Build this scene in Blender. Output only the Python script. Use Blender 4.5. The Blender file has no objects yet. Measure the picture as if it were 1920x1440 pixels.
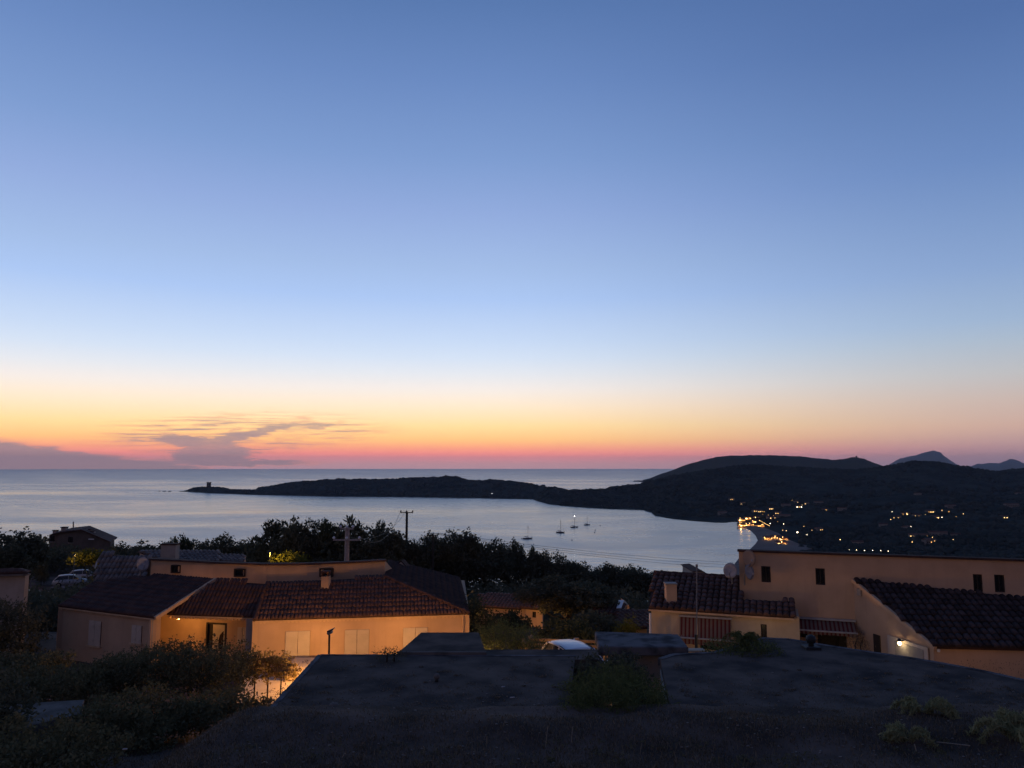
import bpy, bmesh, math, random
import numpy as np
from mathutils import Vector, Matrix

random.seed(7); RNG = np.random.default_rng(7)
S = bpy.context.scene
COL = S.collection
rad = math.radians

# ------------------------------------------------------------------ camera
F = 1423.0                      # focal length in pixels of the 1920 wide photograph
TH = math.atan(155.5 / F)       # upward pitch
cT, sT = math.cos(TH), math.sin(TH)
cd = bpy.data.cameras.new('camera'); cam = bpy.data.objects.new('camera', cd); COL.objects.link(cam)
cd.sensor_width = 36; cd.lens = 36 * F / 1920; cd.clip_start = 0.2; cd.clip_end = 200000
cam.rotation_euler = (math.pi / 2 + TH, 0, 0)
S.camera = cam
SEA = -85.0

# ------------------------------------------------------------------ render settings, exposure
S.view_settings.view_transform = 'Standard'; S.view_settings.look = 'None'
S.view_settings.exposure = 0.0; S.view_settings.gamma = 1.0; S.view_settings.use_curve_mapping = False
S.render.engine = 'CYCLES'
cy = S.cycles
cy.max_bounces = 5; cy.diffuse_bounces = 2; cy.glossy_bounces = 3; cy.transmission_bounces = 3
cy.transparent_max_bounces = 6; cy.volume_bounces = 0
cy.caustics_reflective = False; cy.caustics_refractive = False
cy.sample_clamp_indirect = 3.0; cy.use_denoising = True

def lin(c):
    r = []
    for v in c[:3]:
        v = v / 255.0
        r.append(v / 12.92 if v <= 0.04045 else ((v + 0.055) / 1.055) ** 2.4)
    return (*r, 1.0)

# ------------------------------------------------------------------ node expression helper
class E:
    def __init__(s, nt, sock): s.nt, s.k = nt, sock
    def _m(s, op, *a):
        n = s.nt.nodes.new('ShaderNodeMath'); n.operation = op
        for i, v in enumerate((s,) + a):
            if isinstance(v, E): s.nt.links.new(v.k, n.inputs[i])
            else: n.inputs[i].default_value = v
        return E(s.nt, n.outputs[0])
    def __add__(s, o): return s._m('ADD', o)
    __radd__ = __add__
    def __sub__(s, o): return s._m('SUBTRACT', o)
    def __rsub__(s, o): return (s * -1.0) + o
    def __mul__(s, o): return s._m('MULTIPLY', o)
    __rmul__ = __mul__
    def __truediv__(s, o): return s._m('DIVIDE', o)
    def f(s, op, *a): return s._m(op, *a)
    def step(s, a, b):
        n = s.nt.nodes.new('ShaderNodeMapRange'); n.interpolation_type = 'SMOOTHSTEP'
        s.nt.links.new(s.k, n.inputs[0])
        n.inputs[1].default_value = a; n.inputs[2].default_value = b
        return E(s.nt, n.outputs[0])
    def clamp(s): return s._m('MINIMUM', 1.0)._m('MAXIMUM', 0.0)

def comb(nt, x, y, z):
    n = nt.nodes.new('ShaderNodeCombineXYZ')
    for i, v in enumerate((x, y, z)):
        if isinstance(v, E): nt.links.new(v.k, n.inputs[i])
        else: n.inputs[i].default_value = v
    return n.outputs[0]
def noise(nt, vec, scale=1.0, detail=4.0, rough=0.55, dist=0.0):
    n = nt.nodes.new('ShaderNodeTexNoise')
    if vec is not None: nt.links.new(vec, n.inputs['Vector'])
    n.inputs['Scale'].default_value = scale; n.inputs['Detail'].default_value = detail
    n.inputs['Roughness'].default_value = rough; n.inputs['Distortion'].default_value = dist
    return E(nt, n.outputs['Fac'])
def mixc(nt, f, a, b):
    n = nt.nodes.new('ShaderNodeMix'); n.data_type = 'RGBA'
    for i, v in ((0, f), (6, a), (7, b)):
        if isinstance(v, E): nt.links.new(v.k, n.inputs[i])
        elif hasattr(v, 'is_output'): nt.links.new(v, n.inputs[i])
        else: n.inputs[i].default_value = v
    return n.outputs[2]
def ramp(nt, f, stops):
    n = nt.nodes.new('ShaderNodeValToRGB'); cr = n.color_ramp
    nt.links.new(f.k, n.inputs[0])
    while len(cr.elements) > 1: cr.elements.remove(cr.elements[-1])
    for i, (p, c) in enumerate(stops):
        e = cr.elements[0] if i == 0 else cr.elements.new(p)
        e.position = p; e.color = c
    return n.outputs[0]

# ------------------------------------------------------------------ world: dusk sky after sunset
W = bpy.data.worlds.new('World'); S.world = W; W.use_nodes = True
nt = W.node_tree; nt.nodes.clear()
tc = nt.nodes.new('ShaderNodeTexCoord'); sx = nt.nodes.new('ShaderNodeSeparateXYZ')
nt.links.new(tc.outputs['Generated'], sx.inputs[0])
X, Yv, Z = (E(nt, sx.outputs[i]) for i in range(3))
el = Z.f('ARCSINE') * 57.29578
az = X.f('ARCTAN2', Yv) * 57.29578
SUNAZ = -20.0
dz = (az - SUNAZ).f('ABSOLUTE')
dz = dz.f('MINIMUM', 360.0 - dz)
def rt(e): return math.sqrt(max(0, e + 2) / 92.0)
par = ((el + 2.0).f('MAXIMUM', 0.0) / 92.0).f('SQRT')
glow = [(-2, (150, 125, 135)), (-.2, (188, 145, 148)), (.25, (205, 146, 144)), (.6, (232, 146, 142)), (.95, (255, 142, 128)), (1.4, (255, 160, 116)),
        (2.0, (255, 192, 118)), (3.0, (254, 216, 148)), (4.6, (253, 230, 200)), (5.8, (244, 234, 226)), (7.0, (228, 231, 237)),
        (8.2, (212, 225, 243)), (9.4, (200, 218, 244)), (12.6, (172, 199, 242)), (15, (162, 188, 230)), (18.9, (145, 170, 219)),
        (22.7, (125, 155, 206)), (28, (105, 136, 190)), (33, (87, 119, 172)), (45, (72, 102, 154)), (65, (58, 84, 134)), (90, (50, 73, 120))]
side = [(-2, (120, 105, 125)), (0, (156, 124, 134)), (1.2, (180, 142, 142)), (2.6, (202, 167, 152)), (4.3, (199, 179, 170)), (6, (188, 188, 190)),
        (8, (170, 185, 202)), (9.4, (156, 179, 208)), (12.8, (136, 163, 205)), (19.5, (105, 136, 188)), (27.9, (80, 110, 163)),
        (34, (72, 101, 154)), (45, (62, 89, 140)), (65, (54, 79, 128)), (90, (50, 73, 120))]
back = [(-2, (62, 62, 84)), (0, (70, 68, 92)), (4, (98, 89, 110)), (9, (116, 98, 118)), (14, (104, 96, 122)), (30, (66, 79, 116)), (60, (52, 73, 118)), (90, (50, 73, 120))]
def beyond(e, c, k=1.0):        # the open sky seen through the hazy air comes out a little dimmer: its own radiance
    f = 1.06 + 0.80 * k * math.exp(-max(e, 0) / 3.0); r = lin(c); return (r[0] * f, r[1] * f, r[2] * f, 1)
g = ramp(nt, par, [(rt(e), beyond(e, c)) for e, c in glow])
sd = ramp(nt, par, [(rt(e), beyond(e, c, 0.6)) for e, c in side])
bk = ramp(nt, par, [(rt(e), lin(c)) for e, c in back])
sky = mixc(nt, dz.step(16, 58), g, sd)
sky = mixc(nt, dz.step(60, 150), sky, bk)
# thin evening clouds low over the sea around the place where the sun went down
wob = noise(nt, comb(nt, az * 0.22, el * 0.9, 3.0), 1.0, 4, 0.6) - 0.5
wob2 = noise(nt, comb(nt, az * 0.6, el * 3.2, 9.0), 1.0, 5, 0.62) - 0.5
n1 = noise(nt, comb(nt, az * 0.35 + el * 0.55, el * 2.6 - az * 0.10 + wob * 1.2, 1.3), 1.0, 6, 0.6)
n2 = noise(nt, comb(nt, az * 0.16, el * 6.5 - az * 0.12 + wob * 2.0, 5.1), 1.0, 5, 0.62)
bank = (((az + 34.0) * -0.145 + 1.9 + wob2 * 1.0 + wob * 0.5) - el).step(-0.12, 0.45)
def blob(a0, e0, ra, re, rot):
    c, s = math.cos(rad(rot)), math.sin(rad(rot))
    u = ((az - a0) * c + (el - e0) * s + wob * 2.6) / ra
    v = ((el - e0) * c - (az - a0) * s + wob2 * 0.9) / re
    return (u * u + v * v).f('SQRT')
body = (1.0 - blob(-22.6, 1.75, 3.8, 0.52, -4)).step(-0.05, 0.45)
body = body.f('MAXIMUM', (1.0 - blob(-19.4, 2.25, 5.2, 0.42, 13)).step(-0.05, 0.5))
body = body.f('MAXIMUM', (1.0 - blob(-21.4, 0.9, 3.3, 1.0, 0)).step(-0.05, 0.35))
body = body.f('MAXIMUM', (1.0 - blob(-20.0, 0.35, 7.5, 0.36, 0)).step(0.0, 0.5))
body = body.f('MAXIMUM', (1.0 - blob(-14.2, 2.95, 2.2, 0.18, 9)).step(0.0, 0.6) * 0.8)
zone = (1.0 - blob(-19.5, 2.1, 12.5, 2.1, 3)).step(0.0, 0.45)
streak = n2.step(0.46, 0.62) * zone * 0.85
streak2 = n1.step(0.47, 0.66) * zone * 0.75
cl = bank.f('MAXIMUM', body * (0.62 + n1 * 0.6)).f('MAXIMUM', streak).f('MAXIMUM', streak2).clamp()
edgec = mixc(nt, el.step(0.4, 2.6), (1.35, 0.46, 0.29, 1), (1.15, 0.52, 0.27, 1))
corec = mixc(nt, el.step(0.0, 3.0), lin((206, 164, 160)), lin((186, 154, 156)))
cc = mixc(nt, cl.step(0.35, 0.90), edgec, corec)
sky = mixc(nt, cl * 0.95, sky, cc)
bg = nt.nodes.new('ShaderNodeBackground'); nt.links.new(sky, bg.inputs[0]); bg.inputs[1].default_value = 1.0
wo = nt.nodes.new('ShaderNodeOutputWorld'); nt.links.new(bg.outputs[0], wo.inputs[0])

# ------------------------------------------------------------------ picture geometry -> place
def ray(px, py):
    u = (px - 960) / F; v = (720 - py) / F
    return Vector((u, cT - v * sT, sT + v * cT))
def at(px, py, Y=None, z=None):
    d = ray(px, py)
    return d * (Y / d.y if Y is not None else z / d.z)
def plane(a, b, c):
    n = (b - a).cross(c - a).normalized(); return a, n
def on(pl, px, py):
    d = ray(px, py); a, n = pl
    return d * (a.dot(n) / d.dot(n))

# ------------------------------------------------------------------ object helpers
def tag(o, label=None, cat=None, group=None, kind=None):
    if label: o['label'] = label
    if cat: o['category'] = cat
    if group: o['group'] = group
    if kind: o['kind'] = kind
    return o
def thing(name, label, cat, loc=(0, 0, 0), rz=0.0, group=None):
    o = bpy.data.objects.new(name, None); COL.objects.link(o)
    o.location = loc; o.rotation_euler = (0, 0, rz); o.empty_display_size = 0.3
    return tag(o, label, cat, group, 'thing')
def root_of(o):
    while o.parent: o = o.parent
    return o
def link_mesh(name, me, mat, parent=None, loc=None):
    o = bpy.data.objects.new(name, me); COL.objects.link(o)
    if mat and not me.materials: me.materials.append(mat)
    if parent: o.parent = parent
    if loc is not None: o.location = loc
    return o
def np_mesh(name, V, Q, smooth=False):
    V = np.asarray(V, dtype=np.float32); Q = np.asarray(Q, dtype=np.int32)
    me = bpy.data.meshes.new(name); k = Q.shape[1]
    me.vertices.add(len(V)); me.vertices.foreach_set('co', V.ravel())
    me.loops.add(Q.size); me.loops.foreach_set('vertex_index', Q.ravel())
    me.polygons.add(len(Q)); me.polygons.foreach_set('loop_start', np.arange(0, Q.size, k, dtype=np.int32))
    me.polygons.foreach_set('loop_total', np.full(len(Q), k, dtype=np.int32))
    if smooth: me.polygons.foreach_set('use_smooth', np.ones(len(Q), dtype=bool))
    me.update(calc_edges=True); me.validate()
    return me
class MB:
    def __init__(s): s.v, s.f = [], []
    def poly(s, pts):
        i = len(s.v); s.v += [tuple(p) for p in pts]; s.f.append(tuple(range(i, i + len(pts)))); return s
    def prism(s, pts, ext):
        """closed solid: polygon swept by vector ext"""
        i = len(s.v); n = len(pts); ext = Vector(ext)
        s.v += [tuple(p) for p in pts] + [tuple(Vector(p) + ext) for p in pts]
        s.f.append(tuple(range(i, i + n))); s.f.append(tuple(range(i + 2 * n - 1, i + n - 1, -1)))
        for k in range(n):
            a, b = i + k, i + (k + 1) % n; s.f.append((b, a, a + n, b + n))
        return s
    def box(s, c, sz, ax=None, up=(0, 0, 1)):
        """box centred at c; ax = direction of its x side"""
        ax = Vector(ax or (1, 0, 0)).normalized(); up = Vector(up)
        ay = up.cross(ax).normalized(); uz = ax.cross(ay)
        c = Vector(c); a, b, d = ax * sz[0] / 2, ay * sz[1] / 2, uz * sz[2] / 2
        return s.prism([c - a - b - d, c + a - b - d, c + a + b - d, c - a + b - d], d * 2)
    def tube(s, pts, r, n=8, cap=True):
        pts = [Vector(p) for p in pts]; rr = r if hasattr(r, '__len__') else [r] * len(pts)
        i = len(s.v); prev = None
        for k, p in enumerate(pts):
            t = (pts[min(k + 1, len(pts) - 1)] - pts[max(k - 1, 0)]).normalized()
            q = Vector((1, 0, 0)) if abs(t.x) < 0.8 else Vector((0, 1, 0))
            if prev is not None: q = prev
            a = (q - t * q.dot(t)).normalized(); prev = a; b = t.cross(a)
            for j in range(n):
                g_ = 2 * math.pi * j / n; s.v.append(tuple(p + (a * math.cos(g_) + b * math.sin(g_)) * rr[k]))
        for k in range(len(pts) - 1):
            for j in range(n):
                a0 = i + k * n + j; b0 = i + k * n + (j + 1) % n; s.f.append((a0, b0, b0 + n, a0 + n))
        if cap:
            s.f.append(tuple(range(i + n - 1, i - 1, -1))); e = i + (len(pts) - 1) * n; s.f.append(tuple(range(e, e + n)))
        return s
    def lathe(s, c, prof, n=12, sx=1, sy=1):
        i = len(s.v); c = Vector(c)
        for r, z in prof:
            for j in range(n):
                g_ = 2 * math.pi * j / n; s.v.append((c.x + r * sx * math.cos(g_), c.y + r * sy * math.sin(g_), c.z + z))
        for k in range(len(prof) - 1):
            for j in range(n):
                a0 = i + k * n + j; b0 = i + k * n + (j + 1) % n; s.f.append((a0, b0, b0 + n, a0 + n))
        s.f.append(tuple(range(i + n - 1, i - 1, -1))); e = i + (len(prof) - 1) * n; s.f.append(tuple(range(e, e + n)))
        return s
    def build(s, name, mat, parent=None, smooth=False, bevel=0.0):
        off = root_of(parent).location if parent else Vector((0, 0, 0))
        me = bpy.data.meshes.new(name)
        me.from_pydata([(x - off.x, y - off.y, z - off.z) for x, y, z in s.v], [], s.f)
        bm = bmesh.new(); bm.from_mesh(me); bmesh.ops.recalc_face_normals(bm, faces=bm.faces[:]); bm.to_mesh(me); bm.free()
        if smooth:
            for p in me.polygons: p.use_smooth = True
        me.update()
        o = link_mesh(name, me, mat, parent)
        if bevel:
            m = o.modifiers.new('bevel', 'BEVEL'); m.width = bevel; m.segments = 1; m.limit_method = 'ANGLE'
        return o
def copy_tree(o, parent=None):
    c = o.copy(); COL.objects.link(c); c.parent = parent
    for ch in list(o.children): copy_tree(ch, c)
    return c

# ------------------------------------------------------------------ materials
def mat(name, col, col2=None, scale=3.0, rough=0.85, coord='Object', detail=5, bump=0.0, bscale=20.0, spec=0.3, metal=0.0, contrast=(0.35, 0.65), rnd=0.0, emit=None, es=0.0):
    m = bpy.data.materials.new(name); m.use_nodes = True; t = m.node_tree
    p = t.nodes['Principled BSDF']; p.inputs['Roughness'].default_value = rough
    p.inputs['Specular IOR Level'].default_value = spec; p.inputs['Metallic'].default_value = metal
    q = t.nodes.new('ShaderNodeTexCoord')
    if col2:
        nz = noise(t, q.outputs[coord], scale, detail).step(*contrast)
        c = mixc(t, nz, (*col, 1), (*col2, 1))
    else: c = None
    if rnd:
        oi = t.nodes.new('ShaderNodeObjectInfo'); hs = t.nodes.new('ShaderNodeHueSaturation')
        r = E(t, oi.outputs['Random'])
        t.links.new((r * (2 * rnd) + (1 - rnd)).k, hs.inputs['Value'])
        if c is not None: t.links.new(c, hs.inputs['Color'])
        else: hs.inputs['Color'].default_value = (*col, 1)
        c = hs.outputs[0]
    if c is not None: t.links.new(c, p.inputs['Base Color'])
    else: p.inputs['Base Color'].default_value = (*col, 1)
    if bump:
        b = t.nodes.new('ShaderNodeBump'); b.inputs['Strength'].default_value = bump; b.inputs['Distance'].default_value = 0.03
        t.links.new(noise(t, q.outputs[coord], bscale, 5).k, b.inputs['Height']); t.links.new(b.outputs[0], p.inputs['Normal'])
    if emit:
        p.inputs['Emission Color'].default_value = (*emit, 1); p.inputs['Emission Strength'].default_value = es
    return m
def weather(m, amt=.17):
    t = m.node_tree; p = t.nodes['Principled BSDF']; src = p.inputs['Base Color'].links[0].from_socket
    q = t.nodes.new('ShaderNodeTexCoord'); sp = t.nodes.new('ShaderNodeSeparateXYZ'); t.links.new(q.outputs['Object'], sp.inputs[0])
    x, y, z = (E(t, sp.outputs[i]) for i in range(3))
    st = noise(t, comb(t, x * 2.6, y * 2.6, z * .28), 1.0, 6, .65).step(.50, .74)
    pt = noise(t, comb(t, x * .55, y * .55, z * .9 + 7.0), 1.0, 5, .6).step(.48, .72)
    c = mixc(t, st * amt, src, (.16, .11, .085, 1)); c = mixc(t, pt * amt * .8, c, (.30, .22, .17, 1)); t.links.new(c, p.inputs['Base Color'])
def leafmat(name, col, col2, trans=0.25):
    m = bpy.data.materials.new(name); m.use_nodes = True; t = m.node_tree; t.nodes.clear()
    q = t.nodes.new('ShaderNodeNewGeometry'); r = E(t, q.outputs['Random Per Island'])
    c = mixc(t, r, (*col, 1), (*col2, 1))
    d = t.nodes.new('ShaderNodeBsdfDiffuse'); tr = t.nodes.new('ShaderNodeBsdfTranslucent'); mx = t.nodes.new('ShaderNodeMixShader')
    t.links.new(c, d.inputs[0]); t.links.new(c, tr.inputs[0]); mx.inputs[0].default_value = trans
    t.links.new(d.outputs[0], mx.inputs[1]); t.links.new(tr.outputs[0], mx.inputs[2])
    o = t.nodes.new('ShaderNodeOutputMaterial'); t.links.new(mx.outputs[0], o.inputs[0])
    return m
def stripe_mat(name, a, b, period):
    m = bpy.data.materials.new(name); m.use_nodes = True; t = m.node_tree; p = t.nodes['Principled BSDF']
    q = t.nodes.new('ShaderNodeTexCoord'); s = t.nodes.new('ShaderNodeSeparateXYZ'); t.links.new(q.outputs['Object'], s.inputs[0])
    x = E(t, s.outputs[0]); w = (x / period).f('FRACT')
    k = (w - 0.5).f('ABSOLUTE').step(0.20, 0.24)
    k2 = (w - 0.16).f('ABSOLUTE').step(0.05, 0.03) * 0.6
    nz = noise(t, q.outputs['Object'], 6, 4)
    c = mixc(t, (k + k2).clamp(), (*a, 1), (*b, 1)); c = mixc(t, nz * 0.35, c, (0.03, 0.02, 0.02, 1))
    t.links.new(c, p.inputs['Base Color']); p.inputs['Roughness'].default_value = 0.9; p.inputs['Specular IOR Level'].default_value = 0.1
    return m
def glowmat(name, col, st, sampling='NONE'):
    m = bpy.data.materials.new(name); m.use_nodes = True; t = m.node_tree; t.nodes.clear()
    e = t.nodes.new('ShaderNodeEmission'); e.inputs[0].default_value = (*col, 1); e.inputs[1].default_value = st
    o = t.nodes.new('ShaderNodeOutputMaterial'); t.links.new(e.outputs[0], o.inputs[0])
    m.cycles.emission_sampling = sampling
    return m
M = {}
M['stucco'] = mat('stucco', (0.50, 0.335, 0.225), (0.42, 0.28, 0.185), 0.9, 0.92, bump=0.25, bscale=40, spec=0.1, contrast=(0.3, 0.75))
M['stucco_grey'] = mat('stucco_grey', (0.34, 0.30, 0.27), (0.28, 0.25, 0.22), 0.9, 0.92, bump=0.2, bscale=40, spec=0.1)
M['stucco_dim'] = mat('darkened_stucco', (0.115, 0.10, 0.092), (0.085, 0.075, 0.07), 0.6, 0.95, spec=0.05)  # stucco darkened in colour so the gabled house reads as unlit
M['farwall'] = mat('far_house_wall', (0.20, 0.18, 0.165), (0.15, 0.135, 0.125), 0.3, 0.95, spec=0.05)
M['stucco_pale'] = mat('stucco_pale', (0.50, 0.40, 0.29), (0.44, 0.34, 0.24), 0.9, 0.92, bump=0.2, bscale=40, spec=0.1)
for k_ in ('stucco', 'stucco_grey', 'stucco_pale'): weather(M[k_])
M['trim'] = mat('eave_trim', (0.55, 0.38, 0.25), (0.46, 0.31, 0.20), 2, 0.9, spec=0.1)
M['tile'] = mat('terracotta_tile', (0.120, 0.066, 0.054), (0.070, 0.043, 0.038), 2.2, 0.9, bump=0.25, bscale=14, spec=0.1, rnd=0.35)
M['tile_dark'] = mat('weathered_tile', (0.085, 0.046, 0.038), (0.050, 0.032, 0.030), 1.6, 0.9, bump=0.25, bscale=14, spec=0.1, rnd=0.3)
M['tile_old'] = mat('blackened_tile', (0.060, 0.042, 0.040), (0.036, 0.028, 0.030), 1.2, 0.92, bump=0.25, bscale=14, spec=0.08, rnd=0.35)
M['tile_grey'] = mat('grey_lichen_tile', (0.20, 0.165, 0.15), (0.12, 0.10, 0.095), 2.2, 0.9, bump=0.25, bscale=14, spec=0.1)
M['tile_under'] = mat('roof_underlay', (0.070, 0.042, 0.036), (0.048, 0.030, 0.027), 2, 0.95, spec=0.05)
M['slate'] = mat('smooth_roof', (0.075, 0.055, 0.052), (0.055, 0.042, 0.042), 1.2, 0.9, bump=0.2, spec=0.1)
M['shutter'] = mat('white_shutter', (0.50, 0.41, 0.335), (0.45, 0.37, 0.30), 2, 0.7, spec=0.2)
M['white'] = mat('white_paint', (0.62, 0.62, 0.64), None, rough=0.6)
M['dish'] = mat('dish_paint', (0.34, 0.33, 0.34), (0.26, 0.25, 0.26), 5, 0.7)
M['dark'] = mat('dark_wood', (0.03, 0.022, 0.018), (0.02, 0.015, 0.013), 8, 0.7)
M['glass'] = mat('dark_glass', (0.012, 0.012, 0.016), None, rough=0.15, spec=0.5)
M['metal'] = mat('grey_metal', (0.20, 0.19, 0.19), None, rough=0.5, metal=0.3)
M['black'] = mat('black_metal', (0.02, 0.02, 0.022), None, rough=0.6)
M['concrete'] = mat('concrete', (0.15, 0.135, 0.125), (0.085, 0.078, 0.074), 1.3, 0.95, bump=0.3, bscale=12, spec=0.05)
M['concrete_dark'] = mat('mossy_concrete', (0.120, 0.118, 0.125), (0.035, 0.036, 0.040), 1.6, 0.95, bump=0.4, bscale=8, spec=0.05, detail=8, contrast=(.42, .68))
M['roofearth'] = mat('mossy_roof_earth', (0.135, 0.106, 0.090), (0.040, 0.037, 0.036), 0.75, 0.98, bump=0.5, bscale=7, spec=0.02, detail=9, contrast=(0.3, 0.72))
M['earth'] = mat('dry_earth', (0.140, 0.102, 0.084), (0.052, 0.042, 0.036), 0.5, 0.98, bump=0.6, bscale=6, spec=0.02, detail=9, contrast=(0.32, 0.7))
M['hill'] = mat('scrub_hill', (0.040, 0.050, 0.047), (0.022, 0.031, 0.031), 0.02, 0.98, spec=0.0, detail=9)
M['rock'] = mat('coast_rock', (0.09, 0.08, 0.075), (0.05, 0.045, 0.045), 0.06, 0.95, spec=0.05)
M['farhill'] = mat('far_hill', (0.05, 0.05, 0.04), (0.035, 0.04, 0.03), 0.004, 0.98, spec=0.0)
M['sand'] = mat('beach_sand', (0.15, 0.125, 0.115), (0.12, 0.10, 0.094), 0.03, 0.95, spec=0.05)
M['bark'] = mat('bark', (0.05, 0.038, 0.03), (0.03, 0.022, 0.018), 6, 0.95, bump=0.4)
M['wood'] = mat('weathered_wood', (0.26, 0.17, 0.10), (0.17, 0.11, 0.07), 5, 0.9, bump=0.3)
M['pole'] = mat('concrete_pole', (0.36, 0.31, 0.29), (0.28, 0.24, 0.225), 4, 0.9)
M['leaf_oak'] = leafmat('evergreen_leaves', (0.070, 0.076, 0.052), (0.115, 0.115, 0.080))
M['leaf_pine'] = leafmat('pine_needles', (0.064, 0.074, 0.052), (0.105, 0.112, 0.075))
M['leaf_olive'] = leafmat('olive_leaves', (0.045, 0.055, 0.030), (0.080, 0.085, 0.050))
M['leaf_hedge'] = leafmat('hedge_leaves', (0.095, 0.092, 0.050), (0.150, 0.140, 0.080))
M['leaf_glow'] = leafmat('backlit_shrub_leaves', (0.20, 0.15, 0.06), (0.32, 0.23, 0.10), 0.55)  # golden backlight put into a lighter leaf colour, besides the translucency
M['leaf_tam'] = leafmat('tamarisk_sprays', (0.085, 0.100, 0.040), (0.140, 0.150, 0.062), 0.35)
M['leaf_frond'] = leafmat('pale_fronds', (0.20, 0.20, 0.10), (0.30, 0.29, 0.16), 0.35)
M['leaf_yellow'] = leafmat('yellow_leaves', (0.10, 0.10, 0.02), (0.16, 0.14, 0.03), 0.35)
M['grass'] = leafmat('dry_grass_blades', (0.070, 0.055, 0.040), (0.200, 0.160, 0.120), 0.3)
M['pebble'] = mat('pebble', (0.22, 0.20, 0.18), (0.12, 0.11, 0.10), 9, 0.9)
M['straw'] = mat('pale_straw', (0.30, 0.26, 0.20), None, rough=0.9)
M['litter'] = mat('pale_litter', (0.40, 0.39, 0.40), None, rough=0.9)
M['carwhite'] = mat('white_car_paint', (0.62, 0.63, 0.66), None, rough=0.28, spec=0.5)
M['cardim'] = mat('dimmed_white_car_paint', (0.30, 0.31, 0.33), None, rough=0.35, spec=0.4)  # white paint darkened to imitate dim light on the far cars
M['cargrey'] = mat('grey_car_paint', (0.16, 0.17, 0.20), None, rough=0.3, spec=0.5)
M['tyre'] = mat('tyre_rubber', (0.012, 0.012, 0.012), None, rough=0.9)
M['hull'] = mat('boat_hull', (0.10, 0.10, 0.12), (0.07, 0.07, 0.09), 1, 0.5)
M['hullwhite'] = mat('boat_gelcoat', (0.34, 0.34, 0.36), None, rough=0.4)
M['stripe'] = stripe_mat('awning_stripes', (0.115, 0.022, 0.020), (0.19, 0.135, 0.11), 0.165)
M['glow_warm'] = glowmat('warm_lamp_glow', (1.0, 0.55, 0.17), 12)
M['glow_orange'] = glowmat('orange_lit_terrace', (1.0, 0.50, 0.12), 4.0)
M['glow_far'] = glowmat('far_warm_glow', (1.0, 0.60, 0.22), 6.0)
M['glow_dim'] = glowmat('dim_lit_window', (1.0, 0.42, 0.10), 1.4)
M['glow_white'] = glowmat('white_lamp_glow', (1.0, 0.80, 0.52), 14)
M['glow_near'] = glowmat('lamp_glow', (1.0, 0.72, 0.35), 22)
M['lantern'] = glowmat('anchor_light', (1.0, 0.95, 0.85), 30)

def lamp_light(name, parent, loc, power, col=(1.0, 0.50, 0.16), r=0.12):
    l = bpy.data.lights.new(name, 'POINT'); l.energy = power; l.color = col; l.shadow_soft_size = r
    o = bpy.data.objects.new(name, l); COL.objects.link(o); o.parent = parent
    o.location = Vector(loc) - root_of(parent).location
    return o

# ================================================================== SETTING
# ---------------------------------------------------------------- near hillside
def sstep(a, b, x):
    t = np.clip((x - a) / (b - a), 0, 1); return t * t * (3 - 2 * t)
def vnoise(x, y, seed=0):
    xi = np.floor(x); yi = np.floor(y); fx = x - xi; fy = y - yi
    def h(a, b): 
        q = np.sin(a * 127.1 + b * 311.7 + seed * 74.7) * 43758.5453; return q - np.floor(q)
    ux = fx * fx * (3 - 2 * fx); uy = fy * fy * (3 - 2 * fy)
    return (h(xi, yi) * (1 - ux) + h(xi + 1, yi) * ux) * (1 - uy) + (h(xi, yi + 1) * (1 - ux) + h(xi + 1, yi + 1) * ux) * uy
def fbm(x, y, o=4, seed=0):
    r = 0; a = 0.5
    for k in range(o): r = r + a * vnoise(x * 2 ** k, y * 2 ** k, seed + k); a *= 0.5
    return r
PY = np.array([-80, -30, -8, 2, 8, 19.5, 26, 36, 50, 62, 90, 110, 160, 300, 420])
PZ = np.array([4, -2.0, -5.0, -5.8, -5.89, -5.89, -9.2, -9.9, -10.3, -13.4, -16.2, -19.0, -34, -76, -92])
LZ = np.array([4, -2.0, -5.0, -6.0, -6.2, -7.2, -8.6, -9.9, -10.6, -13.0, -15.8, -18.0, -33, -76, -92])
def gz(x, y, nz=True):
    x = np.asarray(x, float); y = np.asarray(y, float)
    a = np.interp(y, PY, PZ); b = np.interp(y, PY, LZ); w = sstep(-9.0, -6.2, x)
    z = b * (1 - w) + a * w
    z = z + 8.5 * np.exp(-((x + 80) / 32) ** 2 - ((y - 132) / 22) ** 2)
    z = z - sstep(60, 100, y) * sstep(-10, 40, x) * 3.0
    z = z + .17 * np.exp(-((y - 17.9) / .95) ** 2) * sstep(-7.5, -5.5, x)
    if nz: z = z + (fbm(x * 0.8, y * 0.8, 4, 3) - 0.47) * 0.30 * np.clip((y - 2) / 8, 0, 1)
    return z
def GZ(x, y): return float(gz(x, y))
xs = np.concatenate([np.linspace(-160, -26, 50), np.linspace(-25, 25, 201), np.linspace(26, 200, 60)])
ys = np.concatenate([np.linspace(-80, 4, 30), np.linspace(5, 40, 141), np.linspace(41, 140, 100), np.linspace(143, 420, 60)])
gx, gy = np.meshgrid(xs, ys)
def grid_mesh(name, gx, gy, gz_):
    V = np.stack([gx, gy, gz_], -1).reshape(-1, 3); r, c = gx.shape
    i = np.arange(r * c).reshape(r, c)
    Q = np.stack([i[:-1, :-1], i[:-1, 1:], i[1:, 1:], i[1:, :-1]], -1).reshape(-1, 4)
    return np_mesh(name, V, Q, True)
tag(link_mesh('ground', grid_mesh('ground', gx, gy, gz(gx, gy)), M['earth']), 'dark dry weedy slope falling away towards the bay', 'ground', kind='structure')

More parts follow.
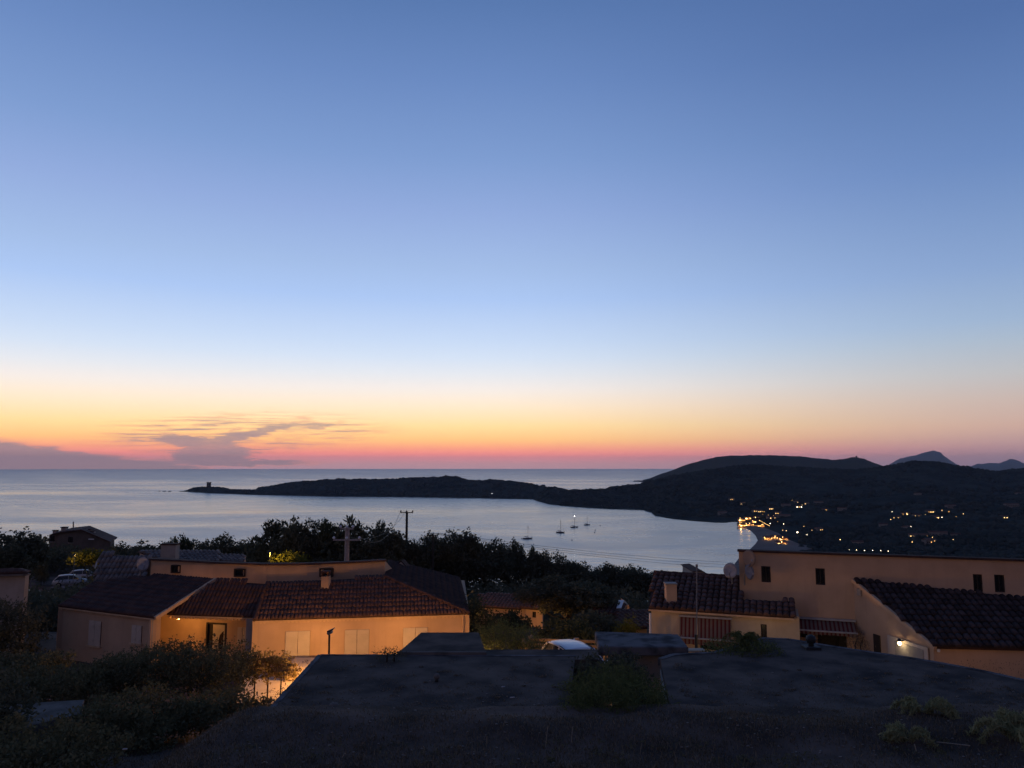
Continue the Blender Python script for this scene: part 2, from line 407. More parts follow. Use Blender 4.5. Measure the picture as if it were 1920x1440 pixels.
# ---------------------------------------------------------------- sea
mw = bpy.data.materials.new('sea_water'); mw.use_nodes = True; t = mw.node_tree; p = t.nodes['Principled BSDF']
q = t.nodes.new('ShaderNodeTexCoord'); s3 = t.nodes.new('ShaderNodeSeparateXYZ'); t.links.new(q.outputs['Object'], s3.inputs[0])
wx, wy = E(t, s3.outputs[0]), E(t, s3.outputs[1])
dist = (wx * wx + wy * wy).f('SQRT')
wb = noise(t, comb(t, wx * 0.0016, wy * 0.0016, 0.0), 1.0, 3, 0.5) - 0.5
slick = noise(t, comb(t, wx * 0.0011 + wy * 0.0006 + wb * 1.0, wy * 0.0030 + wb * 3.0, 2.0), 1.0, 6, 0.66)
slick = slick.step(0.34, 0.76)
fine = noise(t, comb(t, wx * 0.008, wy * 0.02, 7.0), 1.0, 5, 0.6)
p.inputs['Base Color'].default_value = (0.016, 0.028, 0.045, 1); p.inputs['IOR'].default_value = 3.2
farw = dist.step(2500, 9000)
rg = (0.30 - slick * 0.13 + (fine - 0.5) * 0.10 + farw * 0.08)
t.links.new(rg.clamp().k, p.inputs['Roughness'])
nA = t.nodes.new('ShaderNodeTexNoise'); nA.inputs['Scale'].default_value = 1.0; nA.inputs['Detail'].default_value = 3
t.links.new(comb(t, wx * 0.035, wy * 0.10, 0.0), nA.inputs['Vector'])
sc = t.nodes.new('ShaderNodeSeparateColor'); t.links.new(nA.outputs['Color'], sc.inputs[0])
nx, ny = (E(t, sc.outputs[0]) - 0.5) * 0.10, (E(t, sc.outputs[1]) - 0.5) * 0.12
nrm = t.nodes.new('ShaderNodeVectorMath'); nrm.operation = 'NORMALIZE'; t.links.new(comb(t, nx, ny, 1.0), nrm.inputs[0])
t.links.new(nrm.outputs[0], p.inputs['Normal'])
n = 96; V = [(0, 1500, SEA)]; R = [400, 1500, 6000, 33000]
for r_ in R:
    for k in range(n): V.append((r_ * math.cos(2 * math.pi * k / n), 1500 * (r_ < 30000) + r_ * math.sin(2 * math.pi * k / n), SEA))
me = bpy.data.meshes.new('sea'); fc = [(0, 1 + k, 1 + (k + 1) % n) for k in range(n)]
for j in range(len(R) - 1):
    for k in range(n):
        a, b = 1 + j * n + k, 1 + j * n + (k + 1) % n; fc.append((a, a + n, b + n, b))
me.from_pydata(V, [], fc); me.update()
tag(link_mesh('sea', me, mw), 'calm silvery sea and bay reflecting the dusk sky', 'sea', kind='structure')

# ---------------------------------------------------------------- coast: headland, valley and hills across the bay
shore = np.array([(335, 921.8), (345, 922), (400, 925), (480, 928), (560, 929.5), (620, 931), (700, 931.5), (760, 932), (860, 933.5), (900, 934), (1000, 936.5),
    (1005, 939), (1030, 946), (1080, 951), (1150, 955.5), (1205, 957), (1222, 962), (1228, 968), (1260, 974), (1300, 979), (1350, 984), (1390, 988.5), (1405, 993), (1416, 1003), (1421, 1015), (1480, 1023), (1600, 1040), (1800, 1070), (2500, 1090)], float)
ridge = np.array([(335, 921), (350, 919.5), (362, 914.5), (378, 912.5), (400, 912.5), (424, 915), (432, 917.5), (460, 918), (480, 918), (484, 914), (500, 912), (540, 905), (570, 902), (590, 902), (610, 900), (640, 898.5),
    (670, 899), (690, 900), (730, 899), (760, 897.5), (790, 896.5), (835, 894.5), (856, 895.5), (870, 899), (895, 901.5), (955, 901.5), (985, 907), (1010, 911), (1030, 915), (1075, 921), (1095, 921), (1130, 918.5), (1165, 914),
    (1200, 909), (1240, 899), (1270, 893), (1300, 888), (1345, 880), (1380, 875), (1410, 873), (1440, 874), (1480, 877), (1520, 879), (1600, 882), (1650, 877), (1690, 870), (1715, 866.5), (1735, 865.5),
    (1760, 868), (1790, 874), (1830, 880), (1865, 886), (1890, 884), (1920, 880), (2000, 872), (2200, 855), (2500, 850)], float)
def ysea(py): return (-SEA) * F / (py - 875.5)
def depth_of(py, z): 
    d = ray(960, py); return z / d.z * d.y
cpx = np.arange(335, 2500, 2.0)
Ysh = np.array([depth_of(v, SEA) for v in np.interp(cpx, shore[:, 0], shore[:, 1])])
Wd = np.interp(cpx, [335, 360, 400, 470, 490, 620, 840, 1000, 1080, 1200, 1300, 1400, 1422, 2500], [25, 60, 90, 60, 110, 200, 330, 260, 260, 520, 850, 1150, 1340, 1700])
Yri = Ysh + Wd
rp = np.interp(cpx, ridge[:, 0], ridge[:, 1])
Zri = np.array([at(960, r_, Y=y_).z for r_, y_ in zip(rp, Yri)])
expo = np.interp(cpx, [335, 480, 600, 900, 1080, 1250, 1420, 2500], [0.6, 0.6, 0.75, 0.8, 0.9, 1.15, 1.9, 1.8])
def land_z(px, Y):
    ys_ = np.interp(px, cpx, Ysh); yr_ = np.interp(px, cpx, Yri); zr_ = np.interp(px, cpx, Zri); e_ = np.interp(px, cpx, expo)
    t_ = (Y - ys_) / (yr_ - ys_)
    up = np.clip(t_, 0, 1); dn = np.clip((t_ - 1) / 1.0, 0, 1)
    sshape = up ** e_; sshape = sshape * (1 - 0.15 * up * (1 - up))
    z = SEA - 0.5 + (zr_ - SEA + 0.5) * sshape
    return np.where(t_ > 1, zr_ - (zr_ - SEA + 3) * (dn ** 1.4), z), t_
rows = np.concatenate([np.linspace(-0.28, -0.04, 6), np.linspace(-0.02, 1.0, 64), np.linspace(1.03, 2.0, 22)])
PX, TT = np.meshgrid(cpx, rows)
YY = np.interp(PX, cpx, Ysh) + TT * (np.interp(PX, cpx, Wd))
ZZ, _ = land_z(PX, YY)
XX = (PX - 960) / F * YY / cT * 1.0
def xof(px, py, Y): return at(px, py, Y=Y).x
# exact x on each ray
vv = ((ZZ / YY) * cT - sT) / (cT + (ZZ / YY) * sT)
XX = (PX - 960) / F * YY / (cT - vv * sT)
env = np.clip(np.sin(np.clip(TT, 0.0, 2.0) * math.pi / 2), 0, 1)
ZZ = ZZ + ((fbm(XX / 26, YY / 26, 4, 11) - 0.47) * 9 * env + (fbm(XX / 120, YY / 120, 3, 5) - 0.45) * 20 * env * (1 - np.clip(1 - np.abs(TT - 1) * 3, 0, 1)) * np.clip(Wd / 600, 0.1, 1)) * np.clip(Wd / 220, 0.25, 1)
ZZ = np.where(TT < 0, np.where(PX > 1425, SEA + 0.15, SEA - 2), np.where(PX > 1425, np.maximum(ZZ, SEA + 0.15), ZZ))
tag(link_mesh('coast_hills', grid_mesh('coast_hills', XX, YY, ZZ), M['hill']), 'dark scrub covered headland and hills around the bay', 'hills', kind='structure')
def land_hit(px, py):
    d = ray(px, py)
    for Y in np.arange(560, 4200, 6.0):
        z = d.z / d.y * Y
        lz, t_ = land_z(px, Y)
        if z <= lz: return Vector((d.x / d.y * Y, Y, float(lz)))
    return at(px, py, Y=1500)
# scrub on those slopes
def ico():
    g_ = (1 + 5 ** .5) / 2
    v = np.array([(-1, g_, 0), (1, g_, 0), (-1, -g_, 0), (1, -g_, 0), (0, -1, g_), (0, 1, g_), (0, -1, -g_), (0, 1, -g_), (g_, 0, -1), (g_, 0, 1), (-g_, 0, -1), (-g_, 0, 1)]) / math.sqrt(1 + g_ * g_)
    f_ = np.array([(0, 11, 5), (0, 5, 1), (0, 1, 7), (0, 7, 10), (0, 10, 11), (1, 5, 9), (5, 11, 4), (11, 10, 2), (10, 7, 6), (7, 1, 8), (3, 9, 4), (3, 4, 2), (3, 2, 6), (3, 6, 8), (3, 8, 9), (4, 9, 5), (2, 4, 11), (6, 2, 10), (8, 6, 7), (9, 8, 1)])
    return v, f_
IV, IF = ico()
def clump_mesh(name, C, Rr):
    k = len(C); v = IV[None] * (0.75 + 0.5 * RNG.random((k, 12, 1))) * Rr[:, None, :] + C[:, None, :]
    f_ = IF[None] + (np.arange(k) * 12)[:, None, None]
    return np_mesh(name, v.reshape(-1, 3), f_.reshape(-1, 3), False)
k = 15000
ppx = np.concatenate([RNG.uniform(345, 1250, 5000), RNG.uniform(1050, 1990, 10000)]); tt = np.concatenate([RNG.random(10000) * 1.05, 0.95 + 0.08 * RNG.random(5000)]); RNG.shuffle(tt)
tt = np.maximum(tt, 0.05)
yy = np.interp(ppx, cpx, Ysh) + tt * np.interp(ppx, cpx, Wd)
zz, _ = land_z(ppx, yy); vv = ((zz / yy) * cT - sT) / (cT + (zz / yy) * sT)
xx = (ppx - 960) / F * yy / (cT - vv * sT)
keep = (zz > SEA + 2.5); rr = (1.6 + 4.2 * RNG.random(k) ** 2.2) * np.clip(np.interp(ppx, cpx, Wd) / 300, 0.35, 1)
zz = zz + (fbm(xx / 26, yy / 26, 4, 11) - 0.47) * 9 * np.clip(np.interp(ppx, cpx, Wd) / 220, 0.25, 1) * np.sin(np.clip(tt, 0, 2) * math.pi / 2)
C = np.stack([xx, yy, zz], -1)[keep]; Rr = np.stack([rr * 1.3, rr * 1.3, rr], -1)[keep]
k2 = 3200; p2 = RNG.uniform(1500, 1990, k2); y2 = RNG.uniform(560, 1050, k2); z2 = np.maximum(land_z(p2, y2)[0], SEA + .2); v2 = ((z2 / y2) * cT - sT) / (cT + (z2 / y2) * sT); x2 = (p2 - 960) / F * y2 / (cT - v2 * sT)
r2 = 1.2 + 2.4 * RNG.random(k2) ** 2; C = np.concatenate([C, np.stack([x2, y2, z2 + r2 * .4], -1)]); Rr = np.concatenate([Rr, np.stack([r2 * 1.3, r2 * 1.3, r2], -1)])
tag(link_mesh('hillside_scrub', clump_mesh('hillside_scrub', C, Rr), M['hill']), 'dark low scrub and trees covering the far slopes', 'scrub', kind='stuff')

# beach
bp = [at(px, py, z=SEA + 0.35) for px, py in ((1372, 1064), (1388, 1043), (1405, 1031), (1416, 1020), (1421, 1013), (1417, 1004), (1408, 995), (1398, 990), (1385, 988.5),
      (1395, 985.5), (1415, 988), (1440, 995), (1460, 1003), (1475, 1014), (1500, 1024), (1530, 1030), (1500, 1038), (1470, 1046), (1430, 1070), (1390, 1090))]
b = MB(); b.prism([p_ + Vector((0, 0, 2.2)) if i_ > 8 else p_ for i_, p_ in enumerate(bp)], (0, 0, -3)); tag(b.build('beach', M['sand']), 'pale sandy beach curving round the end of the bay', 'beach', kind='structure')

# ---------------------------------------------------------------- far hills and mountains
def far_hill(name, prof, Yc, depth, base, label, m, nz_=1.0):
    prof = np.array(prof, float); px = np.arange(prof[0, 0], prof[-1, 0] + .1, 0.8)
    pz = np.array([at(960, v, Y=Yc).z for v in np.interp(px, prof[:, 0], prof[:, 1])])
    pz = pz + (fbm(px / 7, px * 0 + 3.3, 3, 9) - .45) * Yc / F * 2.2
    rows = np.linspace(-1, 1, 31); P, T = np.meshgrid(px, rows)
    Y_ = Yc + T * depth; X_ = (P - 960) / F * Y_ * cT
    H = (np.interp(P, px, pz) - base) * (1 - np.abs(T) ** 1.3)
    Z_ = base + H + (fbm(X_ / depth * 5, Y_ / depth * 5, 5, 2) - 0.47) * nz_ * np.clip(H, 0, 40) * (0.45 + np.abs(T))
    tag(link_mesh(name, grid_mesh(name, X_, Y_, Z_), m), label, 'hill', kind='structure')
far_hill('back_hill', [(1193, 903.5), (1205, 902), (1213, 899), (1232, 891), (1262, 880), (1285, 871), (1320, 862), (1350, 856), (1380, 853.5), (1410, 852.5), (1450, 852.5), (1500, 855), (1535, 858), (1560, 862),
    (1580, 861.5), (1596, 858.5), (1608, 857.5), (1622, 861), (1640, 868), (1660, 875), (1700, 882), (1800, 888), (2000, 880), (2300, 880)], 4550, 900, SEA - 2, 'hill with a ruined tower rising behind the village slopes', M['farhill'])
far_hill('mountain', [(1640, 884), (1662, 875), (1672, 868), (1690, 859), (1705, 856), (1720, 853), (1728, 850), (1738, 847.5), (1746, 846), (1753, 844.5), (1760, 847), (1766, 849), (1772, 855), (1785, 865), (1797, 872), (1812, 876),
    (1822, 874), (1834, 869), (1842, 870), (1852, 868.5), (1862, 867.5), (1872, 868.5), (1886, 864), (1894, 861), (1903, 861), (1912, 865), (1920, 868), (1960, 868), (2010, 858), (2100, 866), (2300, 850)], 18000, 3200, SEA - 2, 'pale blue distant mountain with a jagged summit beyond the hills', M['farhill'], 0.6)
b = MB()
for px, py, s_ in ((308, 921.6, 6), (318, 921.9, 5), (299, 921.2, 3)):
    c = at(px, py, z=SEA); b.lathe(c - Vector((0, 0, 1)), [(s_, 0), (s_ * .8, 1.8), (s_ * .3, 3.2)], 7, 1.6, 1)
tag(b.build('sea_rocks', M['rock']), 'low dark rocks awash off the tip of the headland', 'rocks', kind='stuff')
b = MB()
for px, py, s_ in ((1197, 903, 14), (1203, 903.6, 10), (1210, 904.2, 14), (1190, 903, 6)):
    c = at(px, py, z=SEA); b.lathe(c - Vector((0, 0, 1)), [(s_, 0), (s_ * .8, 4), (s_ * .25, 8)], 7, 1.6, 1)
tag(b.build('sea_rocks', M['rock']), 'dark rocks in the sea below the far hill', 'rocks', kind='stuff')

# ---------------------------------------------------------------- haze
b = MB(); b.box((0, 0, 168), (2 * 33600, 2 * 33600, 2 * 263)); hz = b.build('haze', None)
hm = bpy.data.materials.new('haze_air'); hm.use_nodes = True; t = hm.node_tree; t.nodes.clear()
pv = t.nodes.new('ShaderNodeVolumePrincipled'); pv.inputs['Color'].default_value = (0.80, 0.86, 1.0, 1); pv.inputs['Density'].default_value = 0.000030
pv.inputs['Anisotropy'].default_value = 0.2
o = t.nodes.new('ShaderNodeOutputMaterial'); t.links.new(pv.outputs[0], o.inputs['Volume']); hz.data.materials.append(hm)
tag(hz, 'thin blue evening haze over the bay and hills', 'haze', kind='stuff')

# ================================================================== NEAR ROOFS, TERRACES
def slab(name, pts, drop, m, label, cat, parent=None):
    """flat roof slab with an uneven weathered top: polygon subdivided, walls dropping to the ground"""
    o = MB().prism(pts, (0, 0, -drop)).build(name, m, parent)
    if parent is None: tag(o, label, cat)
    return o
ZR = -5.93
def R_(px, py, z=ZR): return at(px, py, z=z)
# main earth covered roof, left
rt_ = thing('earth_roof', 'flat moss covered roof with straight slanting left edge and two vent pipes', 'flat roof', R_(800, 1300))
b = MB(); pts = [R_(600, 1228.5), R_(1079, 1230), R_(1062, 1352), R_(478, 1362)]
b.prism(pts, (0, 0, -0.22)); b.build('roof_slab', M['roofearth'], rt_)
b = MB(); up = Vector((0, 0, 0.05))
for a_, c_ in ((pts[0], pts[1]), (pts[3], pts[0])):
    d_ = (c_ - a_); b.box((a_ + c_) / 2 + Vector((0, 0, -0.055)), (d_.length, 0.14, 0.14), d_)
b.build('kerb', M['concrete_dark'], rt_)
inn = [Vector((p_.x * 0.985, p_.y - 0.15 if i_ < 2 else p_.y + .15, p_.z - 0.22)) for i_, p_ in enumerate(pts)]
MB().prism(inn, (0, 0, -4.0)).build('wall', M['stucco_grey'], rt_)
# second roof behind it
r2 = thing('flat_roof', 'smaller dark flat roof jutting out beyond the mossy roof towards the shuttered facade', 'flat roof', R_(830, 1210))
pts = [R_(790, 1187.5), R_(897, 1187.5), R_(912, 1226.5), R_(745, 1226.5)]
MB().prism([p_ + Vector((0, 0, .03)) for p_ in pts], (0, 0, -0.25)).build('roof_slab', M['roofearth'], r2)
MB().prism([Vector((p_.x, p_.y - (.1 if i_ < 2 else -.1), p_.z - 0.22)) for i_, p_ in enumerate(pts)], (0, 0, -3.6)).build('wall', M['stucco_grey'], r2)
MB().box((pts[2] + pts[3]) / 2 + Vector((0, -0.12, .05)), ((pts[2] - pts[3]).length, 0.10, 0.10), (pts[2] - pts[3])).build('kerb', M['concrete'], r2)
pts = [R_(900, 1217.5), R_(1122, 1217), R_(1122, 1236), R_(900, 1236)]
MB().prism([p_ + Vector((0, 0, -.01)) for p_ in pts], (0, 0, -0.25)).build('roof_slab', M['roofearth'], r2)
MB().prism([Vector((p_.x, p_.y - (.1 if i_ < 2 else -.1), p_.z - 0.25)) for i_, p_ in enumerate(pts)], (0, 0, -3.6)).build('wall', M['stucco_grey'], r2)
# pale slab
r3 = thing('concrete_slab_roof', 'worn grey concrete slab roof standing behind the feathery bush', 'flat roof', R_(1200, 1200))
z3 = -5.85
pts = [R_(1115, 1183.5, z3), R_(1272, 1189, z3), R_(1291, 1213, z3), R_(1122, 1212, z3)]
MB().prism(pts, (0, 0, -0.30)).build('roof_slab', M['concrete_dark'], r3, bevel=0.03)
MB().prism([Vector((p_.x * 1.0 + (.5 if i_ in (0, 3) else -.4), p_.y + (-.3 if i_ < 2 else .5), p_.z - .3)) for i_, p_ in enumerate(pts)], (0, 0, -3.2)).build('wall', M['stucco_grey'], r3)
# right hand roof: polygon following its edge
r4 = thing('earth_roof', 'broad dark earth covered roof whose edge curves down in front of the tall stucco building', 'flat roof', R_(1500, 1260))
edge = [(1238, 1236), (1262, 1228), (1340, 1224), (1372, 1215), (1402, 1203), (1432, 1197), (1480, 1199), (1520, 1206), (1570, 1214), (1640, 1224.5), (1700, 1233), (1760, 1243), (1840, 1258), (1920, 1276), (2050, 1308)]
pts = [R_(*e_) for e_ in edge]
near = [R_(2150, 1390), R_(1700, 1372), R_(1420, 1362), R_(1262, 1350)]
MB().prism(pts + near, (0, 0, -0.24)).build('roof_slab', M['roofearth'], r4)
b = MB()
for a_, c_ in zip(pts[:-1], pts[1:]):
    b.box((a_ + c_) / 2 + Vector((0, 0, -.09)), ((c_ - a_).length * 1.01, 0.18, 0.22), (c_ - a_))
b.build('kerb', M['concrete_dark'], r4)
MB().prism([Vector((p_.x * .985, p_.y - .25, p_.z - .24)) for p_ in pts] + [n_ + Vector((0, .2, -.24)) for n_ in near], (0, 0, -4.2)).build('wall', M['stucco_grey'], r4)
# low concrete terrace at lower left
zz_ = -7.0
pts = [at(8, 1321, z=zz_), at(158, 1312, z=zz_), at(150, 1338, z=zz_), at(60, 1360, z=zz_), at(20, 1376, z=zz_), at(-40, 1390, z=zz_), at(-40, 1325, z=zz_)]
tag(slab('concrete_terrace', pts, 0.9, M['concrete'], 0, 0), 'pale grey concrete terrace patch among bushes at the lower left corner', 'terrace')
# vents
def vent(px, py, h, r, label):
    c = R_(px, py); t_ = thing('vent_pipe', label, 'vent pipe', c)
    MB().lathe(c - Vector((0, 0, .05)), [(r * .6, 0), (r * .6, h)], 12).build('pipe', M['black'], t_, True)
    MB().lathe(c + Vector((0, 0, h - .05)), [(r * .5, -.04), (r, -.02), (r * 1.05, .04), (r * .75, .09), (r * .2, .11)], 12).build('cowl', M['concrete'], t_, True)
vent(819, 1278, 0.16, 0.085, 'small pale capped vent pipe in the middle of the mossy roof')
vent(626, 1330, 0.10, 0.12, 'squat round vent near the left edge of the mossy roof')
c = R_(1521, 1216); t_ = thing('chimney_cowl', 'dark ball topped chimney cowl on the curved earth roof before the awning', 'chimney cowl', c)
MB().box(c + Vector((0, 0, .02)), (.5, .5, .14)).build('base', M['black'], t_, bevel=.02)
MB().lathe(c, [(.10, .05), (.085, .16), (.085, .2)], 10).build('flue', M['black'], t_, True)
MB().lathe(c + Vector((0, 0, .30)), [(.04, -.15), (.13, -.11), (.17, 0), (.14, .09), (.05, .14)], 12).build('ball', M['black'], t_, True)

# ================================================================== TILED ROOFS
def tile_mesh(w, L, name='tile', step=1.0):
    n = 6; v = []
    for k, (y, rr_, h) in enumerate(((-L * .5, w * (.455 + .03 * step), .001 + .008 * step), (L * .62, w * (.452 - .025 * step), -.001 - .003 * step))):
        for j in range(n + 1):
            a_ = math.pi * j / n; v.append((math.cos(a_) * rr_, y, math.sin(a_) * rr_ * .82 + h))
    f_ = [(j, j + 1, n + 2 + j, n + 1 + j) for j in range(n)] + [tuple(range(n, -1, -1)), tuple(range(n + 1, 2 * n + 2))]
    me = bpy.data.meshes.new(name); me.from_pydata(v, [], f_); me.update()
    for i_, p_ in enumerate(me.polygons): p_.use_smooth = i_ < n
    return me
def inside(pt, poly):
    r_ = False; j = len(poly) - 1
    for i in range(len(poly)):
        if ((poly[i][1] > pt[1]) != (poly[j][1] > pt[1])) and pt[0] < (poly[j][0] - poly[i][0]) * (pt[1] - poly[i][1]) / (poly[j][1] - poly[i][1] + 1e-12) + poly[i][0]: r_ = not r_
        j = i
    return r_
def tiled_roof(parent, poly, w, L, m, singles=0, thick=0.10, name='roof', mu=None, step=1.0):
    """poly: coplanar points, the first two are the eave (left, right)"""
    e0, e1 = poly[0], poly[1]; ex = (e1 - e0).normalized()
    n_ = ex.cross(poly[2] - e0).normalized()
    if n_.z < 0: n_ = -n_
    sy = n_.cross(ex).normalized()
    if (poly[2] - e0).dot(sy) < 0: e0, e1 = e1, e0; ex = -ex; sy = -sy
    roof = MB().prism(poly, -n_ * thick).build(name, mu or M['tile_under'], parent)
    P2 = [((p_ - e0).dot(ex), (p_ - e0).dot(sy)) for p_ in poly]
    off = root_of(parent).location
    me = tile_mesh(w, L, step=step); me.materials.append(m)
    B = Matrix((ex, sy, n_)).transposed().to_4x4()
    u0, u1 = min(p_[0] for p_ in P2), max(p_[0] for p_ in P2); v1 = max(p_[1] for p_ in P2)
    places = []
    nv = int(v1 / L) + 1
    for i in range(int((u1 - u0) / w) + 1):
        u = u0 + w * (i + .5)
        for j in range(nv):
            v = j * L + L * .42
            if inside((u, v), P2) and inside((u, min(v + L * .1, v)), P2):
                jit = random.uniform(-.012, .012)
                places.append(e0 + ex * (u + jit) + sy * (v + random.uniform(-.015, .015)) + n_ * random.uniform(-.004, .008))
    places.sort(key=lambda p_: p_.length)
    tilt = [Matrix.Rotation(random.uniform(-.03, .03), 4, 'Z') @ Matrix.Rotation(random.uniform(-.02, .02), 4, 'Y') for _ in range(16)]
    for k_, p_ in enumerate(places[:singles]):
        o_ = bpy.data.objects.new('tile', me); COL.objects.link(o_); o_.parent = roof
        o_.matrix_basis = Matrix.Translation(p_ - off) @ B @ tilt[k_ % 16]
    rest = places[singles:]
    if rest:
        bv = np.array([v_.co for v_ in me.vertices]); allv = []; fq = []; fe = []
        nn = len(bv)
        for k_, p_ in enumerate(rest):
            Mx = np.array(Matrix.Translation(p_ - off) @ B @ tilt[k_ % 16]); allv.append(bv @ Mx[:3, :3].T + Mx[:3, 3])
            fq += [[i_ + k_ * nn for i_ in pl_.vertices] for pl_ in me.polygons]
        mj = bpy.data.meshes.new('tiles'); mj.from_pydata(np.concatenate(allv).tolist(), [], fq); mj.update(); mj.materials.append(m)
        for i_, p_ in enumerate(mj.polygons): p_.use_smooth = (i_ % 8) < 6
        o_ = link_mesh('tile_courses', mj, None, roof); o_['kind'] = 'stuff'
    return roof, n_
def ridge_caps(parent, a_, c_, m, w=.22, L=.4, name='ridge_tiles'):
    b_ = MB(); d_ = c_ - a_; k_ = max(1, int(d_.length / L)); d_n = d_.normalized()
    for i in range(k_):
        p_ = a_ + d_ * (i / k_); q_ = a_ + d_ * ((i + 1.12) / k_)
        b_.tube([p_, q_], [w * .5, w * .42], 8)
    o_ = b_.build(name, m, parent); o_['kind'] = 'stuff'; return o_

# ================================================================== LEFT HOUSE (curved front, lit by a garden lamp)
ZE = -7.39; ZB = -10.4
H1 = thing('stucco_house', 'long low house with curved tiled roof and white shutters, lit orange from the garden', 'house', at(480, 1230, Y=40))
def wall(parent, a_, c_, z0, z1, openings=(), th=.25, m=None, name='wall'):
    """vertical wall from a to c (plan), thickness away from the camera; openings (u0,u1,z0,z1) in metres along the wall"""
    a_ = Vector((a_.x, a_.y, 0)); c_ = Vector((c_.x, c_.y, 0)); d_ = c_ - a_; ln = d_.length; d_ /= ln
    nb = Vector((-d_.y, d_.x, 0))
    if nb.dot(a_ + c_) < 0: nb = -nb
    us = sorted({0, ln, *[o_[0] for o_ in openings], *[o_[1] for o_ in openings]}); zs = sorted({z0, z1, *[o_[2] for o_ in openings], *[o_[3] for o_ in openings]})
    b_ = MB()
    if not openings:
        b_.prism([a_ + Vector((0, 0, z0)), c_ + Vector((0, 0, z0)), c_ + Vector((0, 0, z1)), a_ + Vector((0, 0, z1))], nb * th)
    else:
        V_ = {}; 
        def vid(u, z, k):
            key = (round(u, 4), round(z, 4), k)
            if key not in V_: V_[key] = len(b_.v); b_.v.append(tuple(a_ + d_ * u + nb * th * k + Vector((0, 0, z))))
            return V_[key]
        solid = {}
        for i in range(len(us) - 1):
            for j in range(len(zs) - 1):
                um, zm = (us[i] + us[i + 1]) / 2, (zs[j] + zs[j + 1]) / 2
                solid[i, j] = not any(o_[0] < um < o_[1] and o_[2] < zm < o_[3] for o_ in openings)
        for (i, j), s_ in solid.items():
            if not s_: continue
            q_ = [(us[i], zs[j]), (us[i + 1], zs[j]), (us[i + 1], zs[j + 1]), (us[i], zs[j + 1])]
            b_.f.append(tuple(vid(*p_, 0) for p_ in q_)); b_.f.append(tuple(vid(*p_, 1) for p_ in reversed(q_)))
            for k, (di, dj) in enumerate(((0, -1), (1, 0), (0, 1), (-1, 0))):
                if not solid.get((i + di, j + dj), False):
                    p_, r_ = q_[k], q_[(k + 1) % 4]; b_.f.append((vid(*p_, 0), vid(*p_, 1), vid(*r_, 1), vid(*r_, 0)))
    return b_.build(name, m or M['stucco'], parent), a_, d_, nb
def along(a_, d_, nb, px, py):
    """(u, z) on the wall's front plane of a picture point"""
    r_ = ray(px, py); a3 = Vector((a_.x, a_.y, 0)); t_ = a3.dot(nb) / r_.dot(nb); p_ = r_ * t_
    return (p_ - a3).dot(Vector((d_.x, d_.y, 0))), p_.z
def openings_px(a_, c_, rects):
    a2 = Vector((a_.x, a_.y, 0)); d_ = Vector((c_.x, c_.y, 0)) - a2; d_.normalize(); nb = Vector((-d_.y, d_.x, 0))
    if nb.dot(a2) < 0: nb = -nb
    out = []
    for x0, y0, x1, y1 in rects:
        ua, za = along(a2, d_, nb, x0, y1); ub, zb = along(a2, d_, nb, x1, y0); out.append((ua, ub, za, zb))
    return out
def shutter_window(parent, w_, o_, m, leaves=2, rec=.0, sill=True):
    """closed pair of shutters filling an opening"""
    _, a_, d_, nb = w_; u0, u1, z0, z1 = o_; lw = (u1 - u0) / leaves
    P_ = lambda u, z, k=0: a_ + d_ * u + nb * k + Vector((0, 0, z))
    wn = MB().box(P_((u0 + u1) / 2, (z0 + z1) / 2, .18), (u1 - u0 + .02, .05, z1 - z0 + .02), d_).build('window', M['glass'], parent)
    for k in range(leaves):
        uc = u0 + lw * (k + .5)
        s_ = MB().box(P_(uc, (z0 + z1) / 2, -.035), (lw - .012, .04, z1 - z0 + .03), d_).build('shutter', m, wn, bevel=.008)
        for kk in (.2, .8): MB().box(P_(uc, z0 + (z1 - z0) * kk, -.066), (lw - .1, .018, .09), d_).build('batten', m, wn)
    if sill: MB().box(P_((u0 + u1) / 2, z0 - .05, -.03), (u1 - u0 + .16, .16, .07), d_).build('sill', M['trim'], wn)
    return wn
def dark_window(parent, w_, o_, frame=M['dark'], bars=1):
    _, a_, d_, nb = w_; u0, u1, z0, z1 = o_
    P_ = lambda u, z, k=0: a_ + d_ * u + nb * k + Vector((0, 0, z))
    wn = MB().box(P_((u0 + u1) / 2, (z0 + z1) / 2, .14), (u1 - u0, .02, z1 - z0), d_).build('window', M['glass'], parent)
    b_ = MB(); t_ = .05; uc, zc = (u0 + u1) / 2, (z0 + z1) / 2
    b_.box(P_(u0 + t_ / 2, zc, .10), (t_, .06, z1 - z0), d_).box(P_(u1 - t_ / 2, zc, .10), (t_, .06, z1 - z0), d_)
    b_.box(P_(uc, z0 + t_ / 2, .10), (u1 - u0 - 2 * t_, .06, t_), d_).box(P_(uc, z1 - t_ / 2, .10), (u1 - u0 - 2 * t_, .06, t_), d_)
    if bars: b_.box(P_(uc, zc, .10), (.04, .05, z1 - z0 - 2 * t_), d_)
    b_.build('frame', frame, wn); return wn

